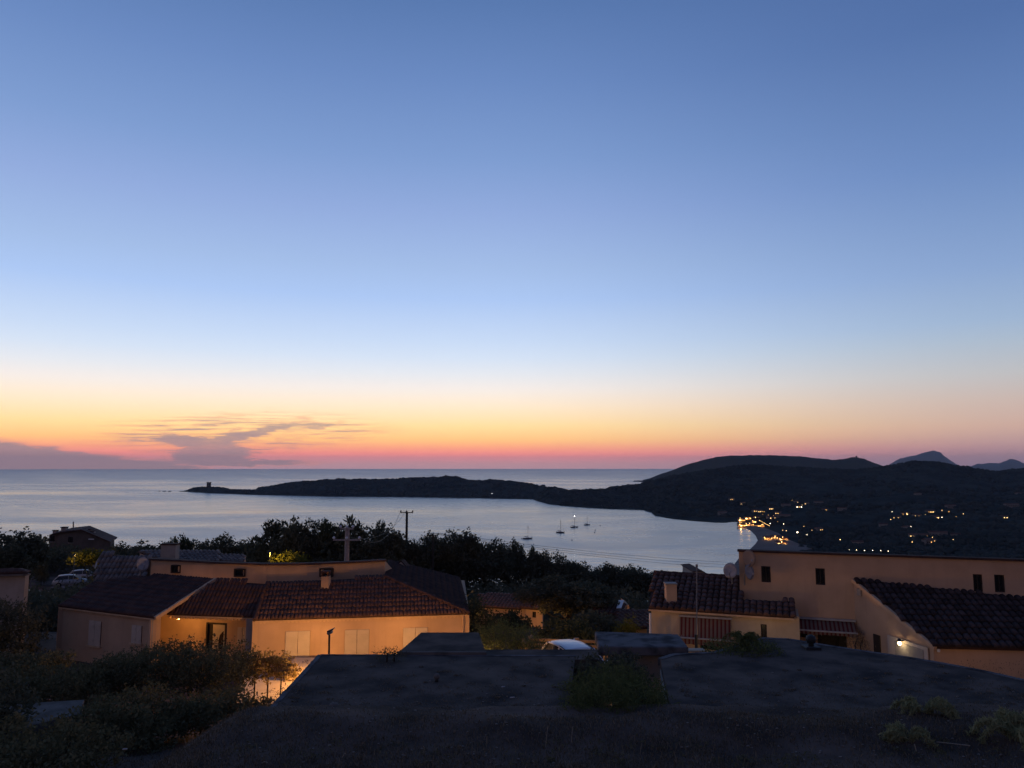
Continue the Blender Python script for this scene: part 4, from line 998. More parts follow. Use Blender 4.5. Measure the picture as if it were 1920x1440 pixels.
# ================================================================== VEGETATION
def unit(k):
    v = RNG.normal(size=(k, 3)); return v / np.linalg.norm(v, axis=1)[:, None]
def leaf_quads(C, size, aspect=.5, updir=None):
    k = len(C); a = unit(k)
    if updir is not None: a = a * .6 + np.asarray(updir); a /= np.linalg.norm(a, axis=1)[:, None]
    r = unit(k); b_ = np.cross(a, r); b_ /= np.linalg.norm(b_, axis=1)[:, None] + 1e-9
    sz = (size * (0.6 + 0.8 * RNG.random(k)))[:, None]
    V = np.stack([C - a * sz, C + b_ * sz * aspect, C + a * sz, C - b_ * sz * aspect], 1).reshape(-1, 3)
    return V, np.arange(k * 4).reshape(k, 4)
def lobes_points(lobes, k, twigs, spread, shell=.55):
    """leaf centres clustered on twigs through a set of ellipsoids (c, r)"""
    L_ = np.array([[*c, *r] for c, r in lobes], float); w_ = L_[:, 3] * L_[:, 4] + L_[:, 3] * L_[:, 5]; w_ = w_ / w_.sum()
    li = RNG.choice(len(L_), twigs, p=w_); d = unit(twigs); rr_ = shell + (1 - shell) * RNG.random(twigs) ** .6
    T = L_[li, :3] + d * L_[li, 3:] * rr_[:, None]
    ti = RNG.integers(0, twigs, k)
    return T[ti] + RNG.normal(size=(k, 3)) * spread
def crown_mesh(name, lobes, k, twigs, spread, size, aspect=.5, updir=None, shell=.55):
    V, Q = leaf_quads(lobes_points(lobes, k, twigs, spread, shell), size, aspect, updir); return np_mesh(name, V, Q)
def trunk_mesh(h, r, limbs, seed):
    rg_ = random.Random(seed); b_ = MB()
    b_.tube([(0, 0, -.06), (rg_.uniform(-.02, .02), rg_.uniform(-.02, .02), h * .5), (rg_.uniform(-.04, .04), rg_.uniform(-.04, .04), h)], [r * 1.2, r * .8, r * .35], 7)
    for i in range(limbs):
        a_ = rg_.uniform(0, 6.28); z = h * rg_.uniform(.35, .85); l = rg_.uniform(.15, .32)
        b_.tube([(0, 0, z), (math.cos(a_) * l * .5, math.sin(a_) * l * .5, z + l * .35), (math.cos(a_) * l, math.sin(a_) * l, z + l * .8)], [r * .45, r * .3, r * .1], 5)
    me_ = bpy.data.meshes.new('trunk'); me_.from_pydata(b_.v, [], b_.f); me_.update(); me_.materials.append(M['bark']); return me_
def rlobes(n_, R_l, zc, rx, rz, seed):
    rg_ = random.Random(seed); o_ = []
    for i in range(n_):
        a_ = rg_.uniform(0, 6.28); d_ = rg_.uniform(0, 1) ** .6
        o_.append(((math.cos(a_) * d_ * rx, math.sin(a_) * d_ * rx, zc + rg_.uniform(-1, 1) * rz * (1 - d_ * .6)), (R_l * rg_.uniform(.6, 1.15),) * 2 + (R_l * rg_.uniform(.5, .95),)))
    return o_
KINDS = {}
for i in range(3):
    KINDS['round%d' % i] = (crown_mesh('crown', rlobes(18, .19, .64, .32, .20, 10 + i), 14000, 900, .026, .018), trunk_mesh(.62, .03, 6, i), M['leaf_oak'])
for i in range(2):   # conifers with pointed ragged top
    lb = [((random.uniform(-1, 1) * .05, random.uniform(-1, 1) * .05, z), (.24 * (1 - z) ** .55 + .03, .24 * (1 - z) ** .55 + .03, .10)) for z in np.linspace(.2, .94, 10)]
    KINDS['spiky%d' % i] = (crown_mesh('crown', lb, 5200, 520, .016, .034, .22, (0, 0, .8), .5), trunk_mesh(.92, .026, 0, 20 + i), M['leaf_pine'])
for i in range(2):
    KINDS['loose%d' % i] = (crown_mesh('crown', rlobes(10, .13, .64, .26, .26, 40 + i), 3400, 240, .024, .022), trunk_mesh(.72, .022, 9, 30 + i), M['leaf_olive'])
for k_, v_ in KINDS.items():
    co = np.empty(len(v_[0].vertices) * 3, np.float32); v_[0].vertices.foreach_get('co', co); co = co.reshape(-1, 3)
    co[:, 2] /= co[:, 2].max(); co[:, :2] *= .40 / np.percentile(np.hypot(co[:, 0], co[:, 1]), 97)
    v_[0].vertices.foreach_set('co', co.ravel()); v_[0].update(); v_[0].materials.append(v_[2])
def tree(name, kind, px, top, Y, wpx, label, group=None, cat='tree'):
    p_ = at(px, top, Y=Y); g_ = GZ(p_.x, Y) - .1; h = p_.z - g_; w_ = wpx * 1.38 / F * Y / .75
    t_ = thing(name, label, cat, (p_.x, Y, g_), random.uniform(0, 6.28), group)
    c_ = link_mesh('crown', KINDS[kind][0], None, t_); c_.scale = (w_, w_, h)
    r_ = link_mesh('trunk', KINDS[kind][1], None, t_); r_.scale = (w_, w_, h)
    return t_
TREES = [
 ('oak_tree', 'round2', 12, 988, 72, 115, 'large dark round tree at the left picture border'),
 ('cypress_tree', 'spiky0', 83, 1004, 105, 16, 'thin little cypress beside the gabled house'),
 ('oak_tree', 'round1', 235, 1012, 96, 75, 'low dark tree just right of the gabled house'),
 ('oak_tree', 'round0', 292, 1013, 92, 80, 'low dark tree over the grey tiled house chimney'),
 ('young_tree', 'loose1', 332, 1000, 88, 36, 'thin see-through young tree over the low left tree line'),
 ('oak_tree', 'round2', 372, 1007, 90, 62, 'small round tree right of the thin young tree'),
 ('oak_tree', 'round1', 440, 995, 88, 92, 'broad round tree before the first pointed conifer'),
 ('pine_tree', 'spiky0', 512, 970, 84, 84, 'pointed shaggy conifer, leftmost peak of the dark tree line'),
 ('oak_tree', 'round0', 568, 966, 82, 66, 'tall bushy tree right of the leftmost pointed conifer'),
 ('young_tree', 'loose0', 612, 966, 82, 46, 'airy tree with gaps between two tall dark trees'),
 ('pine_tree', 'spiky1', 656, 963, 80, 92, 'tall ragged conifer rising behind the pole with glass insulators'),
 ('oak_tree', 'round2', 706, 980, 82, 90, 'round tree right of the tall ragged conifer'),
 ('pine_tree', 'spiky0', 711, 971, 84, 34, 'thin spiky tip poking above the round tree left of the slim pole'),
 ('oak_tree', 'round0', 752, 1003, 84, 60, 'low dark tree at the foot of the slim T shaped pole'),
 ('oak_tree', 'round1', 805, 992, 88, 80, 'dark round tree just right of the slim T shaped pole'),
 ('oak_tree', 'round2', 857, 987, 88, 74, 'highest round tree on the slope right of the slim pole'),
 ('oak_tree', 'round0', 908, 1010, 90, 86, 'dark tree where the tree line starts to fall to the right'),
 ('oak_tree', 'round1', 956, 1006, 92, 46, 'small round headed tree against the bay below the first yacht'),
 ('young_tree', 'loose1', 988, 1019, 94, 22, 'slender wispy sapling against the bay'),
 ('oak_tree', 'round2', 1016, 1027, 92, 62, 'dark bushy tree at the lower right end of the tree line'),
 ('oak_tree', 'round0', 1072, 1047, 96, 48, 'small tree starting the low tree line across the bay shore'),
 ('oak_tree', 'round1', 1062, 1072, 56, 120, 'big shadowy tree in the hollow right of the small lit house'),
 ('oak_tree', 'round1', 1125, 1053, 100, 80, 'low tree in the middle of the flat dark tree line'),
 ('oak_tree', 'round2', 1185, 1056, 100, 80, 'low tree left of the awning building roof'),
 ('oak_tree', 'round0', 1245, 1068, 98, 80, 'low tree behind the tiled roof with the stub chimney'),
]
for a_ in TREES: tree(*a_)
# woods filling the slope under that tree line
def shrub_mass(name, C, Rr, per, size, m, label, cat, kind='stuff', aspect=.5):
    k = len(C); d = unit(k * per); ii = np.repeat(np.arange(k), per)
    P = C[ii] + d * Rr[ii] * (.45 + .55 * RNG.random((k * per, 1)) ** .5); P[:, 2] = np.maximum(P[:, 2], C[ii, 2] - Rr[ii, 2] * .9)
    V, Q = leaf_quads(P, size, aspect); return tag(link_mesh(name, np_mesh(name, V, Q), m), label, cat, kind=kind)
def blocked(x, y):
    px = 960 + x / y * F
    if y < 57 and px < 900: return True
    if y < 71 and px > 860: return True
    if 57 <= y < 70 and 880 < px < 1030: return True
    if y < 60 and px > 1095: return True
    if y < 110 and y > 76 and px < 190 and px > 30: return True
    return False
C = []; 
while len(C) < 820:
    px = RNG.uniform(-40, 1420); y = RNG.uniform(52, 118); x = (px - 960) / F * y
    if not blocked(x, y): C.append((x, y, GZ(x, y) + RNG.uniform(.4, 1.6)))
C = [(c_[0], c_[1], c_[2]) for c_ in C]; r_ = list(RNG.uniform(1.1, 2.6, len(C)))
for a_ in TREES[2:21] + TREES[22:]:
    p_ = at(a_[2], a_[3], Y=a_[4])
    for q in range(8):
        x = p_.x + RNG.uniform(-3.0, 3.0); y = a_[4] + RNG.uniform(-3, 2.5); g_ = GZ(x, y); hh = (p_.z - g_) * RNG.uniform(.40, .78); C.append((x, y, g_ + hh * .5)); r_.append(max(hh * .52, 1.0))
C = np.array(C); r_ = np.array(r_); Rr = np.stack([np.minimum(r_ * 1.15, 2.6), np.minimum(r_ * 1.15, 2.6), r_], -1)
shrub_mass('scrub_wood', C, Rr, 170, .20, M['leaf_oak'], 'dense dark evergreen wood on the slope between the houses and the bay', 'wood')
C = []
while len(C) < 90:      # car park surroundings, lower left
    px = RNG.uniform(-30, 200); y = RNG.uniform(62, 112); x = (px - 960) / F * y
    py = 875.5 + 1.02 * F * (-GZ(x, y)) / y
    if not (40 < px < 185 and 1066 < py < 1150) : C.append((x, y, GZ(x, y) + .8))
C = np.array(C); r_ = RNG.uniform(1.0, 2.2, len(C)); Rr = np.stack([r_, r_, r_], -1)
C2 = []; r2_ = []
for _ in range(46):
    px = RNG.uniform(56, 300); y = RNG.uniform(112, 122); r0 = RNG.uniform(1.2, 2.2); tp_ = 1021 - 6 * math.sin(px * .06) + RNG.uniform(0, 14); C2.append(tuple(at(px, tp_, Y=y) - Vector((0, 0, r0)))); r2_.append(r0)
C = np.concatenate([C, np.array(C2)]); Rr = np.concatenate([Rr, np.stack([r2_, r2_, np.array(r2_) * 1.0], -1)])
shrub_mass('scrub_wood', C, Rr, 170, .2, M['leaf_oak'], 'dark bushes around the parked cars and the gabled house', 'bushes')

def bush(name, label, px0, px1, tops, bottom, Y, depth, k, size, m, cat='bush', aspect=.5, twigs=None, shell=.45, updir=None, stems=0, spread=None, nl=9):
    """bush whose outline runs through tops=[(px, py)...] from px0 to px1, standing on py=bottom"""
    base = at((px0 + px1) / 2, bottom, Y=Y); t_ = thing(name, label, cat, base)
    L_ = []
    xs_ = np.linspace(px0, px1, nl)
    tp = np.interp(xs_, [q_[0] for q_ in tops], [q_[1] for q_ in tops])
    step_ = (px1 - px0) / nl / F * Y
    for x_, y_ in zip(xs_, tp):
        zt_ = at(x_, y_, Y=Y).z; zb_ = base.z; h = zt_ - zb_
        rz = max(h * .5, .12)
        for dy in ((-.3, .3) if depth > 1.2 else (0,)):
            L_.append((np.array((at(x_, y_, Y=Y).x - base.x, dy * depth, h * .5)) , (step_ * 1.15 + .1, depth * .42, rz)))
    tw = twigs or k // 14
    P = lobes_points(L_, k, tw, spread or size * 1.6, shell); P = P[P[:, 2] > -.25]
    V, Q = leaf_quads(P, size, aspect, updir); link_mesh('foliage', np_mesh('foliage', V, Q), m, t_)
    w_ = (px1 - px0) / F * Y
    for i in range(max(stems, 2)):
        x_ = w_ * ((i + .5) / max(stems, 2) - .5) * .8; h = at(px0, np.mean(tp), Y=Y).z - base.z
        MB().tube([base + Vector((x_, 0, -.9)), base + Vector((x_ * 1.02, .05, h * .4)), base + Vector((x_ * 1.15 + .1, 0, h * .8))], [.035, .025, .01], 6).build('stem', M['bark'], t_)
    return t_
bush('hedge', 'long dark clipped hedge in front of the left wing of the long house', 172, 448, [(172, 1240), (215, 1226), (260, 1216), (300, 1208), (380, 1204), (430, 1210), (462, 1224)], 1300, 29.5, 2.4, 26000, .05, M['leaf_hedge'], 'hedge', nl=14)
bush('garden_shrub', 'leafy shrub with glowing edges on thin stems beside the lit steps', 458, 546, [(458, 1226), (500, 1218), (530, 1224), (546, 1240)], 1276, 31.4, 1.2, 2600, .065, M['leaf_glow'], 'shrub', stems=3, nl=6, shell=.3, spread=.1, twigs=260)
bush('hedge', 'dark hedge behind the pale concrete terrace at the far left', -40, 190, [(-40, 1262), (30, 1258), (110, 1254), (190, 1246)], 1325, 27.5, 2.2, 16000, .05, M['leaf_hedge'], 'hedge', nl=12)
bush('low_hedge', 'low paler hedge along the foot of the left wing wall', -20, 110, [(-20, 1232), (50, 1226), (110, 1226)], 1262, 33, 1.4, 3500, .07, M['leaf_hedge'], 'hedge', nl=8)
bush('dark_bush', 'dark rounded bush right of the pale concrete terrace', 150, 335, [(150, 1325), (190, 1305), (240, 1296), (300, 1302), (335, 1330)], 1400, 22.5, 2.4, 9000, .06, M['leaf_hedge'], nl=9)
bush('dark_bush', 'low bush between the terrace bush and the mossy roof edge', 330, 490, [(330, 1330), (380, 1308), (430, 1302), (490, 1330)], 1356, 24, 2.0, 5200, .06, M['leaf_hedge'], nl=8)
bush('dark_bush', 'dark bush in the bottom left corner of the picture', -40, 175, [(-40, 1362), (40, 1372), (100, 1368), (175, 1400)], 1460, 17.5, 2.2, 8000, .05, M['leaf_hedge'], nl=9)
bush('dark_bush', 'tall dark bush cut by the left picture border beside the terrace', -60, 26, [(-60, 1250), (-10, 1262), (26, 1290)], 1400, 21, 1.6, 4200, .06, M['leaf_oak'], nl=6)
bush('tamarisk_bush', 'big feathery green bush in the gap between the two earth roofs', 1045, 1262, [(1045, 1322), (1075, 1280), (1110, 1258), (1150, 1252), (1190, 1262), (1230, 1282), (1262, 1332)], 1372, 20.3, 2.0, 15000, .085, M['leaf_tam'], aspect=.12, twigs=900, spread=.09, nl=12)
bush('dark_bush', 'dark bush under the front edge of the concrete slab roof', 1082, 1190, [(1082, 1246), (1130, 1226), (1190, 1232)], 1290, 23.6, 1.4, 4000, .06, M['leaf_oak'], nl=7)
bush('roof_bush', 'round bush growing on the earth roof before the pale wall', 1345, 1448, [(1345, 1214), (1375, 1198), (1400, 1190), (1425, 1200), (1448, 1216)], 1236, 25.4, 1.3, 4200, .055, M['leaf_tam'], aspect=.25, nl=7)
bush('bright_bush', 'wispy green bush between the lit facade end and the wooden fence', 888, 1004, [(888, 1200), (905, 1172), (935, 1160), (965, 1168), (990, 1180), (1004, 1200)], 1240, 31, 1.8, 8000, .07, M['leaf_tam'], aspect=.18, twigs=600, nl=9)
bush('tall_shrub', 'thin tall shrub at the right end of the lit facade', 872, 915, [(872, 1130), (890, 1112), (915, 1135)], 1200, 42, 1.4, 2600, .09, M['leaf_olive'], aspect=.3, nl=5)
bush('garden_shrub', 'loose shrub before the small lit house', 925, 990, [(925, 1160), (950, 1142), (975, 1150), (990, 1165)], 1190, 50, 1.6, 2600, .10, M['leaf_olive'], nl=6, shell=.3)
bush('grey_shrub', 'grey leaved shrub behind the wooden fence', 1015, 1110, [(1015, 1180), (1050, 1160), (1085, 1166), (1110, 1182)], 1215, 42, 1.8, 4200, .085, M['leaf_olive'], nl=7)
bush('dark_bush', 'dark bush below the shadowy tree beside the corrugated roofs', 1080, 1160, [(1080, 1160), (1110, 1142), (1140, 1150), (1160, 1168)], 1215, 46, 1.8, 4200, .10, M['leaf_oak'], nl=7)
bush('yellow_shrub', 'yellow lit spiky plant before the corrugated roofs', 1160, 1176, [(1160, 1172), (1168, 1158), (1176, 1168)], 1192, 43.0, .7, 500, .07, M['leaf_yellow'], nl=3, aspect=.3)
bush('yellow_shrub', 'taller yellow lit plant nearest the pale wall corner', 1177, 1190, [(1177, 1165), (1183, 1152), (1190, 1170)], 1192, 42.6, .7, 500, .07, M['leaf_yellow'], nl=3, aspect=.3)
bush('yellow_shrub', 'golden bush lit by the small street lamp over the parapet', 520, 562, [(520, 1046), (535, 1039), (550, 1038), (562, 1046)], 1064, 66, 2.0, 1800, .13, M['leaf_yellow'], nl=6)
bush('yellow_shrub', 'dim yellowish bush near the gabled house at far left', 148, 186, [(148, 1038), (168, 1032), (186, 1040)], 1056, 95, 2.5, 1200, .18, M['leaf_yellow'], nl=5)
bush('climbing_plant', 'bare brownish climber on the wall right of the open awning', 1598, 1622, [(1598, 1190), (1606, 1178), (1622, 1200)], 1222, 30.8, .5, 700, .05, M['grass'], nl=4, aspect=.15)
bush('roof_weed', 'dark twiggy weeds at the corner of the smaller flat roof', 716, 748, [(716, 1222), (735, 1218), (748, 1222)], 1230, 24.0, .5, 420, .05, M['leaf_oak'], nl=4, aspect=.2)
bush('dark_bush', 'dark tall hedge under the grey house corner at the far left border', -50, 66, [(-50, 1120), (20, 1124), (60, 1132), (90, 1150)], 1240, 39.5, 1.8, 9000, .07, M['leaf_oak'], nl=10)
# palm like tuft on the roof bush and pale drooping fronds lower right
def fronds(name, label, p_, n_, L_, m, up=.9, leaf=.06, seed=1):
    rg_ = random.Random(seed); t_ = thing(name, label, 'plant', p_)
    for i in range(n_):
        a_ = rg_.uniform(0, 6.28); l = L_ * rg_.uniform(.7, 1.1); pts_ = []
        for k in range(7):
            s_ = k / 6; pts_.append(p_ + Vector((math.cos(a_) * l * s_ * .8, math.sin(a_) * l * s_ * .8, l * (up * s_ - (up * .75) * s_ * s_ * 1.25))))
        fr = MB().tube(pts_, [.012, .011, .010, .009, .007, .005, .003], 5).build('frond', m, t_)
        C_ = []
        for k in range(150):
            s_ = rg_.uniform(.15, 1); j = min(int(s_ * 6), 5); q_ = pts_[j].lerp(pts_[j + 1], s_ * 6 - j); C_.append(q_ + Vector((rg_.gauss(0, .03), rg_.gauss(0, .03), -abs(rg_.gauss(0, .05)))))
        V, Q = leaf_quads(np.array([tuple(c_ - root_of(t_).location) for c_ in C_]), leaf, .16, (0, 0, -.5)); link_mesh('leaflets', np_mesh('leaflets', V, Q), m, fr)
    return t_
fronds('palm_tuft', 'little palm like tuft lit green against the pale wall', at(1390, 1203, Y=25.6), 11, .8, M['leaf_tam'], 1.35, .06, 3)
fronds('drooping_plant', 'pale drooping plant on the dark slope, upper of the lower right group', at(1728, 1345, z=-5.9), 12, 1.0, M['leaf_frond'], 1.5, .09, 5)
fronds('drooping_plant', 'small pale drooping plant below the upper one at lower right', at(1700, 1392, z=-5.9), 9, .75, M['leaf_frond'], 1.3, .08, 8)
fronds('drooping_plant', 'large pale drooping plant cut by the right picture border', at(1908, 1395, z=-5.9), 18, 1.25, M['leaf_frond'], 1.5, .10, 11)
fronds('drooping_plant', 'faint low drooping plant between the lower right plants', at(1820, 1378, z=-5.9), 9, .5, M['leaf_frond'], .7, .05, 14)
# grass and weeds
k = 190000
px = RNG.uniform(-60, 1980, k); u_ = RNG.random(k); yb = 15.0 + 9.3 * u_ ** 1.4
x = (px - 960) / F * yb * 1.06; z = gz(x, yb)
dens = fbm(x * .55, yb * .55, 4, 21); keep = (dens + RNG.random(k) * .35 > .52)
roofed = ((x > -6.2) & (yb > 18.6)); keep &= ~roofed | (RNG.random(k) < np.clip((22.8 - yb) / 4.2, .12, 1)); keep &= ~((x > 2.2) & (x < 4.6) & (yb > 19.5)) & ~((x < -6.3) & (yb > 21.5))
z = np.where(roofed, np.maximum(z, ZR + .0), z)
x, yb, z = x[keep], yb[keep], z[keep]; k = len(x)
h = (.04 + .13 * RNG.random(k) ** 2.2) * np.where(roofed[keep], .55, 1.0); tall = RNG.random(k) < .012; h = np.where(tall & ~roofed[keep], h * 2.6, h)
d = RNG.uniform(0, 6.28, k); le = RNG.normal(size=(k, 2)) * .5
B0 = np.stack([x, yb, z - .02], -1); wv = np.stack([np.cos(d), np.sin(d), np.zeros(k)], -1) * (.006 + .004 * RNG.random(k))[:, None]
Tp = B0 + np.stack([le[:, 0] * h, le[:, 1] * h, h], -1); Md = B0 + np.stack([le[:, 0] * h * .3, le[:, 1] * h * .3, h * .55], -1)
V = np.stack([B0 - wv, B0 + wv, Md + wv * .8, Tp, Md - wv * .8], 1).reshape(-1, 3); ii = np.arange(k)[:, None] * 5
me = np_mesh('dry_grass', V, np.concatenate([ii + np.array([[0, 1, 2, 4]])]).reshape(-1, 4))
tag(link_mesh('dry_grass', me, M['grass']), 'short dry grass and weeds over the dark foreground slope', 'grass', kind='stuff')
# weeds in tufts
C = []
for _ in range(210):
    px = RNG.uniform(-20, 1940); py = RNG.uniform(1345, 1445); p_ = at(px, py, z=-5.92)
    if p_.x < -6: continue
    C.append((p_.x, p_.y, -5.9))
C = np.array(C); r_ = RNG.uniform(.05, .20, len(C)); Rr = np.stack([r_ * 1.6, r_ * 1.6, r_], -1)
shrub_mass('weeds', C, Rr, 60, .030, M['leaf_hedge'], 'low dark weeds scattered over the foreground slope', 'weeds', aspect=.3)
C = []
for _ in range(420):
    px = RNG.uniform(520, 1940); py = 1238 + 120 * RNG.random() ** .7; p_ = at(px, py, z=ZR)
    if 1040 < px < 1265 or (px < 1045 and py < 1234) or (px > 1265 and py < np.interp(px, [e_[0] for e_ in edge], [e_[1] for e_ in edge]) + 5): continue
    C.append((p_.x, p_.y, ZR + .01))
C = np.array(C); r_ = RNG.uniform(.03, .13, len(C)); Rr = np.stack([r_ * 2.4, r_ * 1.8, r_ * .6], -1)
shrub_mass('roof_moss', C, Rr, 46, .026, M['grass'], 'dry moss and low weeds growing over the earth covered roofs', 'moss', aspect=.3)
C = []
for _ in range(900):
    px = RNG.uniform(-20, 1940); py = 1245 + 200 * RNG.random() ** .8; p_ = at(px, py, z=ZR)
    if p_.x < -6 or 1040 < px < 1265: continue
    if px > 1265 and py < np.interp(px, [e_[0] for e_ in edge], [e_[1] for e_ in edge]) + 4: continue
    C.append((p_.x, p_.y, max(ZR, GZ(p_.x, p_.y)) + .01))
C = np.array(C); r_ = RNG.uniform(.008, .028, len(C)); Rr = np.stack([r_ * 1.4, r_, r_ * .6], -1)
tag(link_mesh('pebbles', clump_mesh('pebbles', C, Rr), M['pebble']), 'small pale pebbles and scraps over the foreground', 'pebbles', kind='stuff')
# twigs and pale scraps lying about
def scrap(px, py, label, pts_, r, m, name='dry_stick', cat='stick'):
    p_ = at(px, py, z=-5.84); t_ = MB().tube([p_ + Vector(q_) for q_ in pts_], r, 5).build(name, m); tag(t_, label, cat); return t_
scrap(1770, 1397, 'long pale bent stick lying at lower right', [(-.1, .1, .03), (.12, -.05, .05), (.48, -.12, .03)], .009, M['straw'])
scrap(1600, 1362, 'curved pale twig left of the small drooping plant', [(0, -.05, 0), (.02, .02, .05), (.12, .05, .06), (.25, .06, .05)], .007, M['straw'])
scrap(1718, 1408, 'short upright pale stem in the lower right weeds', [(0, 0, 0), (-.02, 0, .09), (-.03, 0, .13)], .010, M['straw'])
scrap(1434, 1372, 'thin pale stalk standing left of the crumpled scrap', [(0, 0, 0), (-.02, 0, .1), (-.05, 0, .22)], .006, M['straw'])
scrap(1023, 1400, 'tall thin dry stalk below the feathery bush', [(0, 0, 0), (.02, 0, .2), (.05, 0, .42)], .006, M['straw'])
scrap(1072, 1392, 'forked dry stalk right under the feathery bush', [(0, 0, 0), (.0, 0, .15), (.03, 0, .33)], .006, M['straw'])
scrap(490, 1432, 'pale curled leaf on the slope at bottom left of centre', [(0, 0, 0), (.06, 0, .04), (.12, 0, .02)], .012, M['straw'], 'dry_leaf', 'leaf')
scrap(642, 1420, 'pale hooked twig at bottom centre left', [(0, 0, 0), (.03, 0, .06), (.06, 0, .08)], .008, M['straw'])
scrap(940, 1288, 'pale flake on the mossy roof right of the capped vent', [(0, 0, 0), (.10, 0, .01)], .012, M['litter'], 'pale_flake', 'flake')
scrap(956, 1308, 'second pale flake lower on the mossy roof', [(0, 0, 0), (.12, 0, .01)], .014, M['litter'], 'pale_flake', 'flake')
scrap(230, 1405, 'pale scrap lying at the foot of the dark bush lower left', [(0, 0, 0), (.09, 0, .01)], .014, M['litter'], 'pale_flake', 'flake')
scrap(842, 1402, 'whitish scrap in the grass at bottom centre', [(0, 0, 0), (.07, 0, .01)], .012, M['litter'], 'pale_flake', 'flake')
scrap(936, 1396, 'whitish scrap right of the bottom centre scrap', [(0, 0, 0), (.06, .02, .01)], .012, M['litter'], 'pale_flake', 'flake')
p_ = at(1453, 1356, z=-5.86); b = MB(); rg_ = random.Random(2)
g5 = [[Vector((p_.x + (i - 2.5) * .06, p_.y + (j - 1.5) * .07, p_.z + rg_.uniform(0, .07))) for i in range(6)] for j in range(4)]
for j in range(3):
    for i in range(5): b.poly([g5[j][i], g5[j][i + 1], g5[j + 1][i + 1], g5[j + 1][i]])
o = b.build('crumpled_scrap', M['litter']); tag(o, 'crumpled pale scrap of plastic lying on the dark slope', 'litter'); sm = o.modifiers.new('thick', 'SOLIDIFY'); sm.thickness = .006

# ================================================================== LAMPS
def post_lamp(name, label, p_top, ground, power, col=(1.0, .47, .13), head='globe', rim=-.015):
    base = Vector((p_top.x, p_top.y, ground)); t_ = thing(name, label, 'lamp', base)
    MB().tube([base - Vector((0, 0, .2)), Vector((p_top.x, p_top.y, p_top.z - .30))], [.05, .03], 8).build('post', M['metal'], t_)
    b_ = MB(); b_.tube([p_top + Vector((0, .0, -.31)), p_top + Vector((0, .12, -.18)), p_top + Vector((0, .10, .02)), p_top + Vector((0, 0, .10))], .014, 6); b_.build('bracket', M['black'], t_)
    MB().lathe(p_top, [(.035, .0), (.05, .03), (.03, .07)], 10).build('bulb', M['glow_near'], t_, True)
    b_ = MB(); n_ = 12
    for rr_, zz in ((.19, rim), (.14, .06), (.04, .13), (.01, .14)):
        for j in range(n_): b_.v.append((p_top.x + rr_ * math.cos(j * math.pi / 6), p_top.y + rr_ * math.sin(j * math.pi / 6), p_top.z + zz))
    for k_ in range(3):
        for j in range(n_): b_.f.append((k_ * n_ + j, k_ * n_ + (j + 1) % n_, k_ * n_ + n_ + (j + 1) % n_, k_ * n_ + n_ + j))
    b_.build('shade', M['black'], t_, True)
    lamp_light('light', t_, p_top + Vector((0, -.03, -.10)), power, col, .035)
    return t_
post_lamp('garden_lamp', 'low garden lamp hidden behind the mossy roof corner by the glowing steps', at(628, 1240, Y=33.6), -9.8, 1250, rim=-.052)
post_lamp('garden_lamp', 'added unseen lamp behind the smaller flat roof, evening out light on the shuttered facade', at(808, 1222, Y=32.6), -9.7, 540, rim=-.052)  # second lamp added out of sight, spreads light evenly along the facade
post_lamp('garden_lamp', 'garden lamp in front of the small lit house behind the wispy bush', at(962, 1160, Y=55.5), -12.2, 640)
post_lamp('garden_lamp', 'small garden lamp lighting the yellow plants by the corrugated roofs', at(1196, 1193, Y=37.5), -9.9, 110, (1, .6, .22))
post_lamp('garden_lamp', 'low lamp behind the round roof bush, lighting the pale wall', at(1418, 1214, Y=29.6), -9.3, 45, (1, .66, .30))
post_lamp('garden_lamp', 'low lamp below the end wall of the tiled wing at far right', at(1835, 1275, Y=25.2), -9.3, 48, (1, .52, .18))
post_lamp('garden_lamp', 'low lamp by the wooden fence behind the concrete slab', at(893, 1212, Y=30.6), -9.3, 90, (1, .55, .18))
post_lamp('street_lamp', 'short street lamp beside the golden bush over the parapet', at(505.5, 1036, Y=64), -13.2, 330, (1, .62, .12))
post_lamp('street_lamp', 'dim lamp near the gabled house at far left', at(140, 1040, Y=92), -16, 130, (1, .6, .15))
post_lamp('street_lamp', 'lamp left of the gabled house over dark trees', at(62, 1030, Y=100), -17, 130, (1, .45, .15))
post_lamp('garden_lamp', 'low lamp at the foot of the wooden fence behind the white car', at(1022, 1226, Y=33.6), -9.6, 55, (1, .52, .17))
# porch ceiling lamp
p_ = at(335, 1161, Y=40.2); t_ = thing('porch_lamp', 'ceiling lamp tucked under the porch roof of the long house', 'lamp', p_)
MB().lathe(p_, [(.06, .0), (.12, .04), (.12, .10)], 10).build('shade', M['white'], t_, True); lamp_light('light', t_, p_ - Vector((0, 0, .08)), 75, (1, .45, .10), .06)
# wall lamp on the tiled wing
p_ = PC(1696, 1203, .22); t_ = thing('wall_lamp', 'lit wall lamp on the side wall of the tiled wing above the garage door', 'lamp', p_)
MB().lathe(p_ + Vector((0, 0, .02)), [(.10, 0), (.09, .05), (.02, .10)], 10).build('hood', M['black'], t_, True)
MB().lathe(p_ - Vector((0, 0, .12)), [(.03, 0), (.055, .04), (.055, .10), (.04, .13)], 10).build('bulb', M['glow_near'], t_, True)
MB().tube([p_ + Vector((0, 0, .05)), p_ - nC * .2 + Vector((0, 0, .03))], .018, 6).build('bracket', M['black'], t_)
lamp_light('light', t_, p_ + nC * .10 - Vector((0, 0, .16)), 3.0, (1, .80, .50), .05)
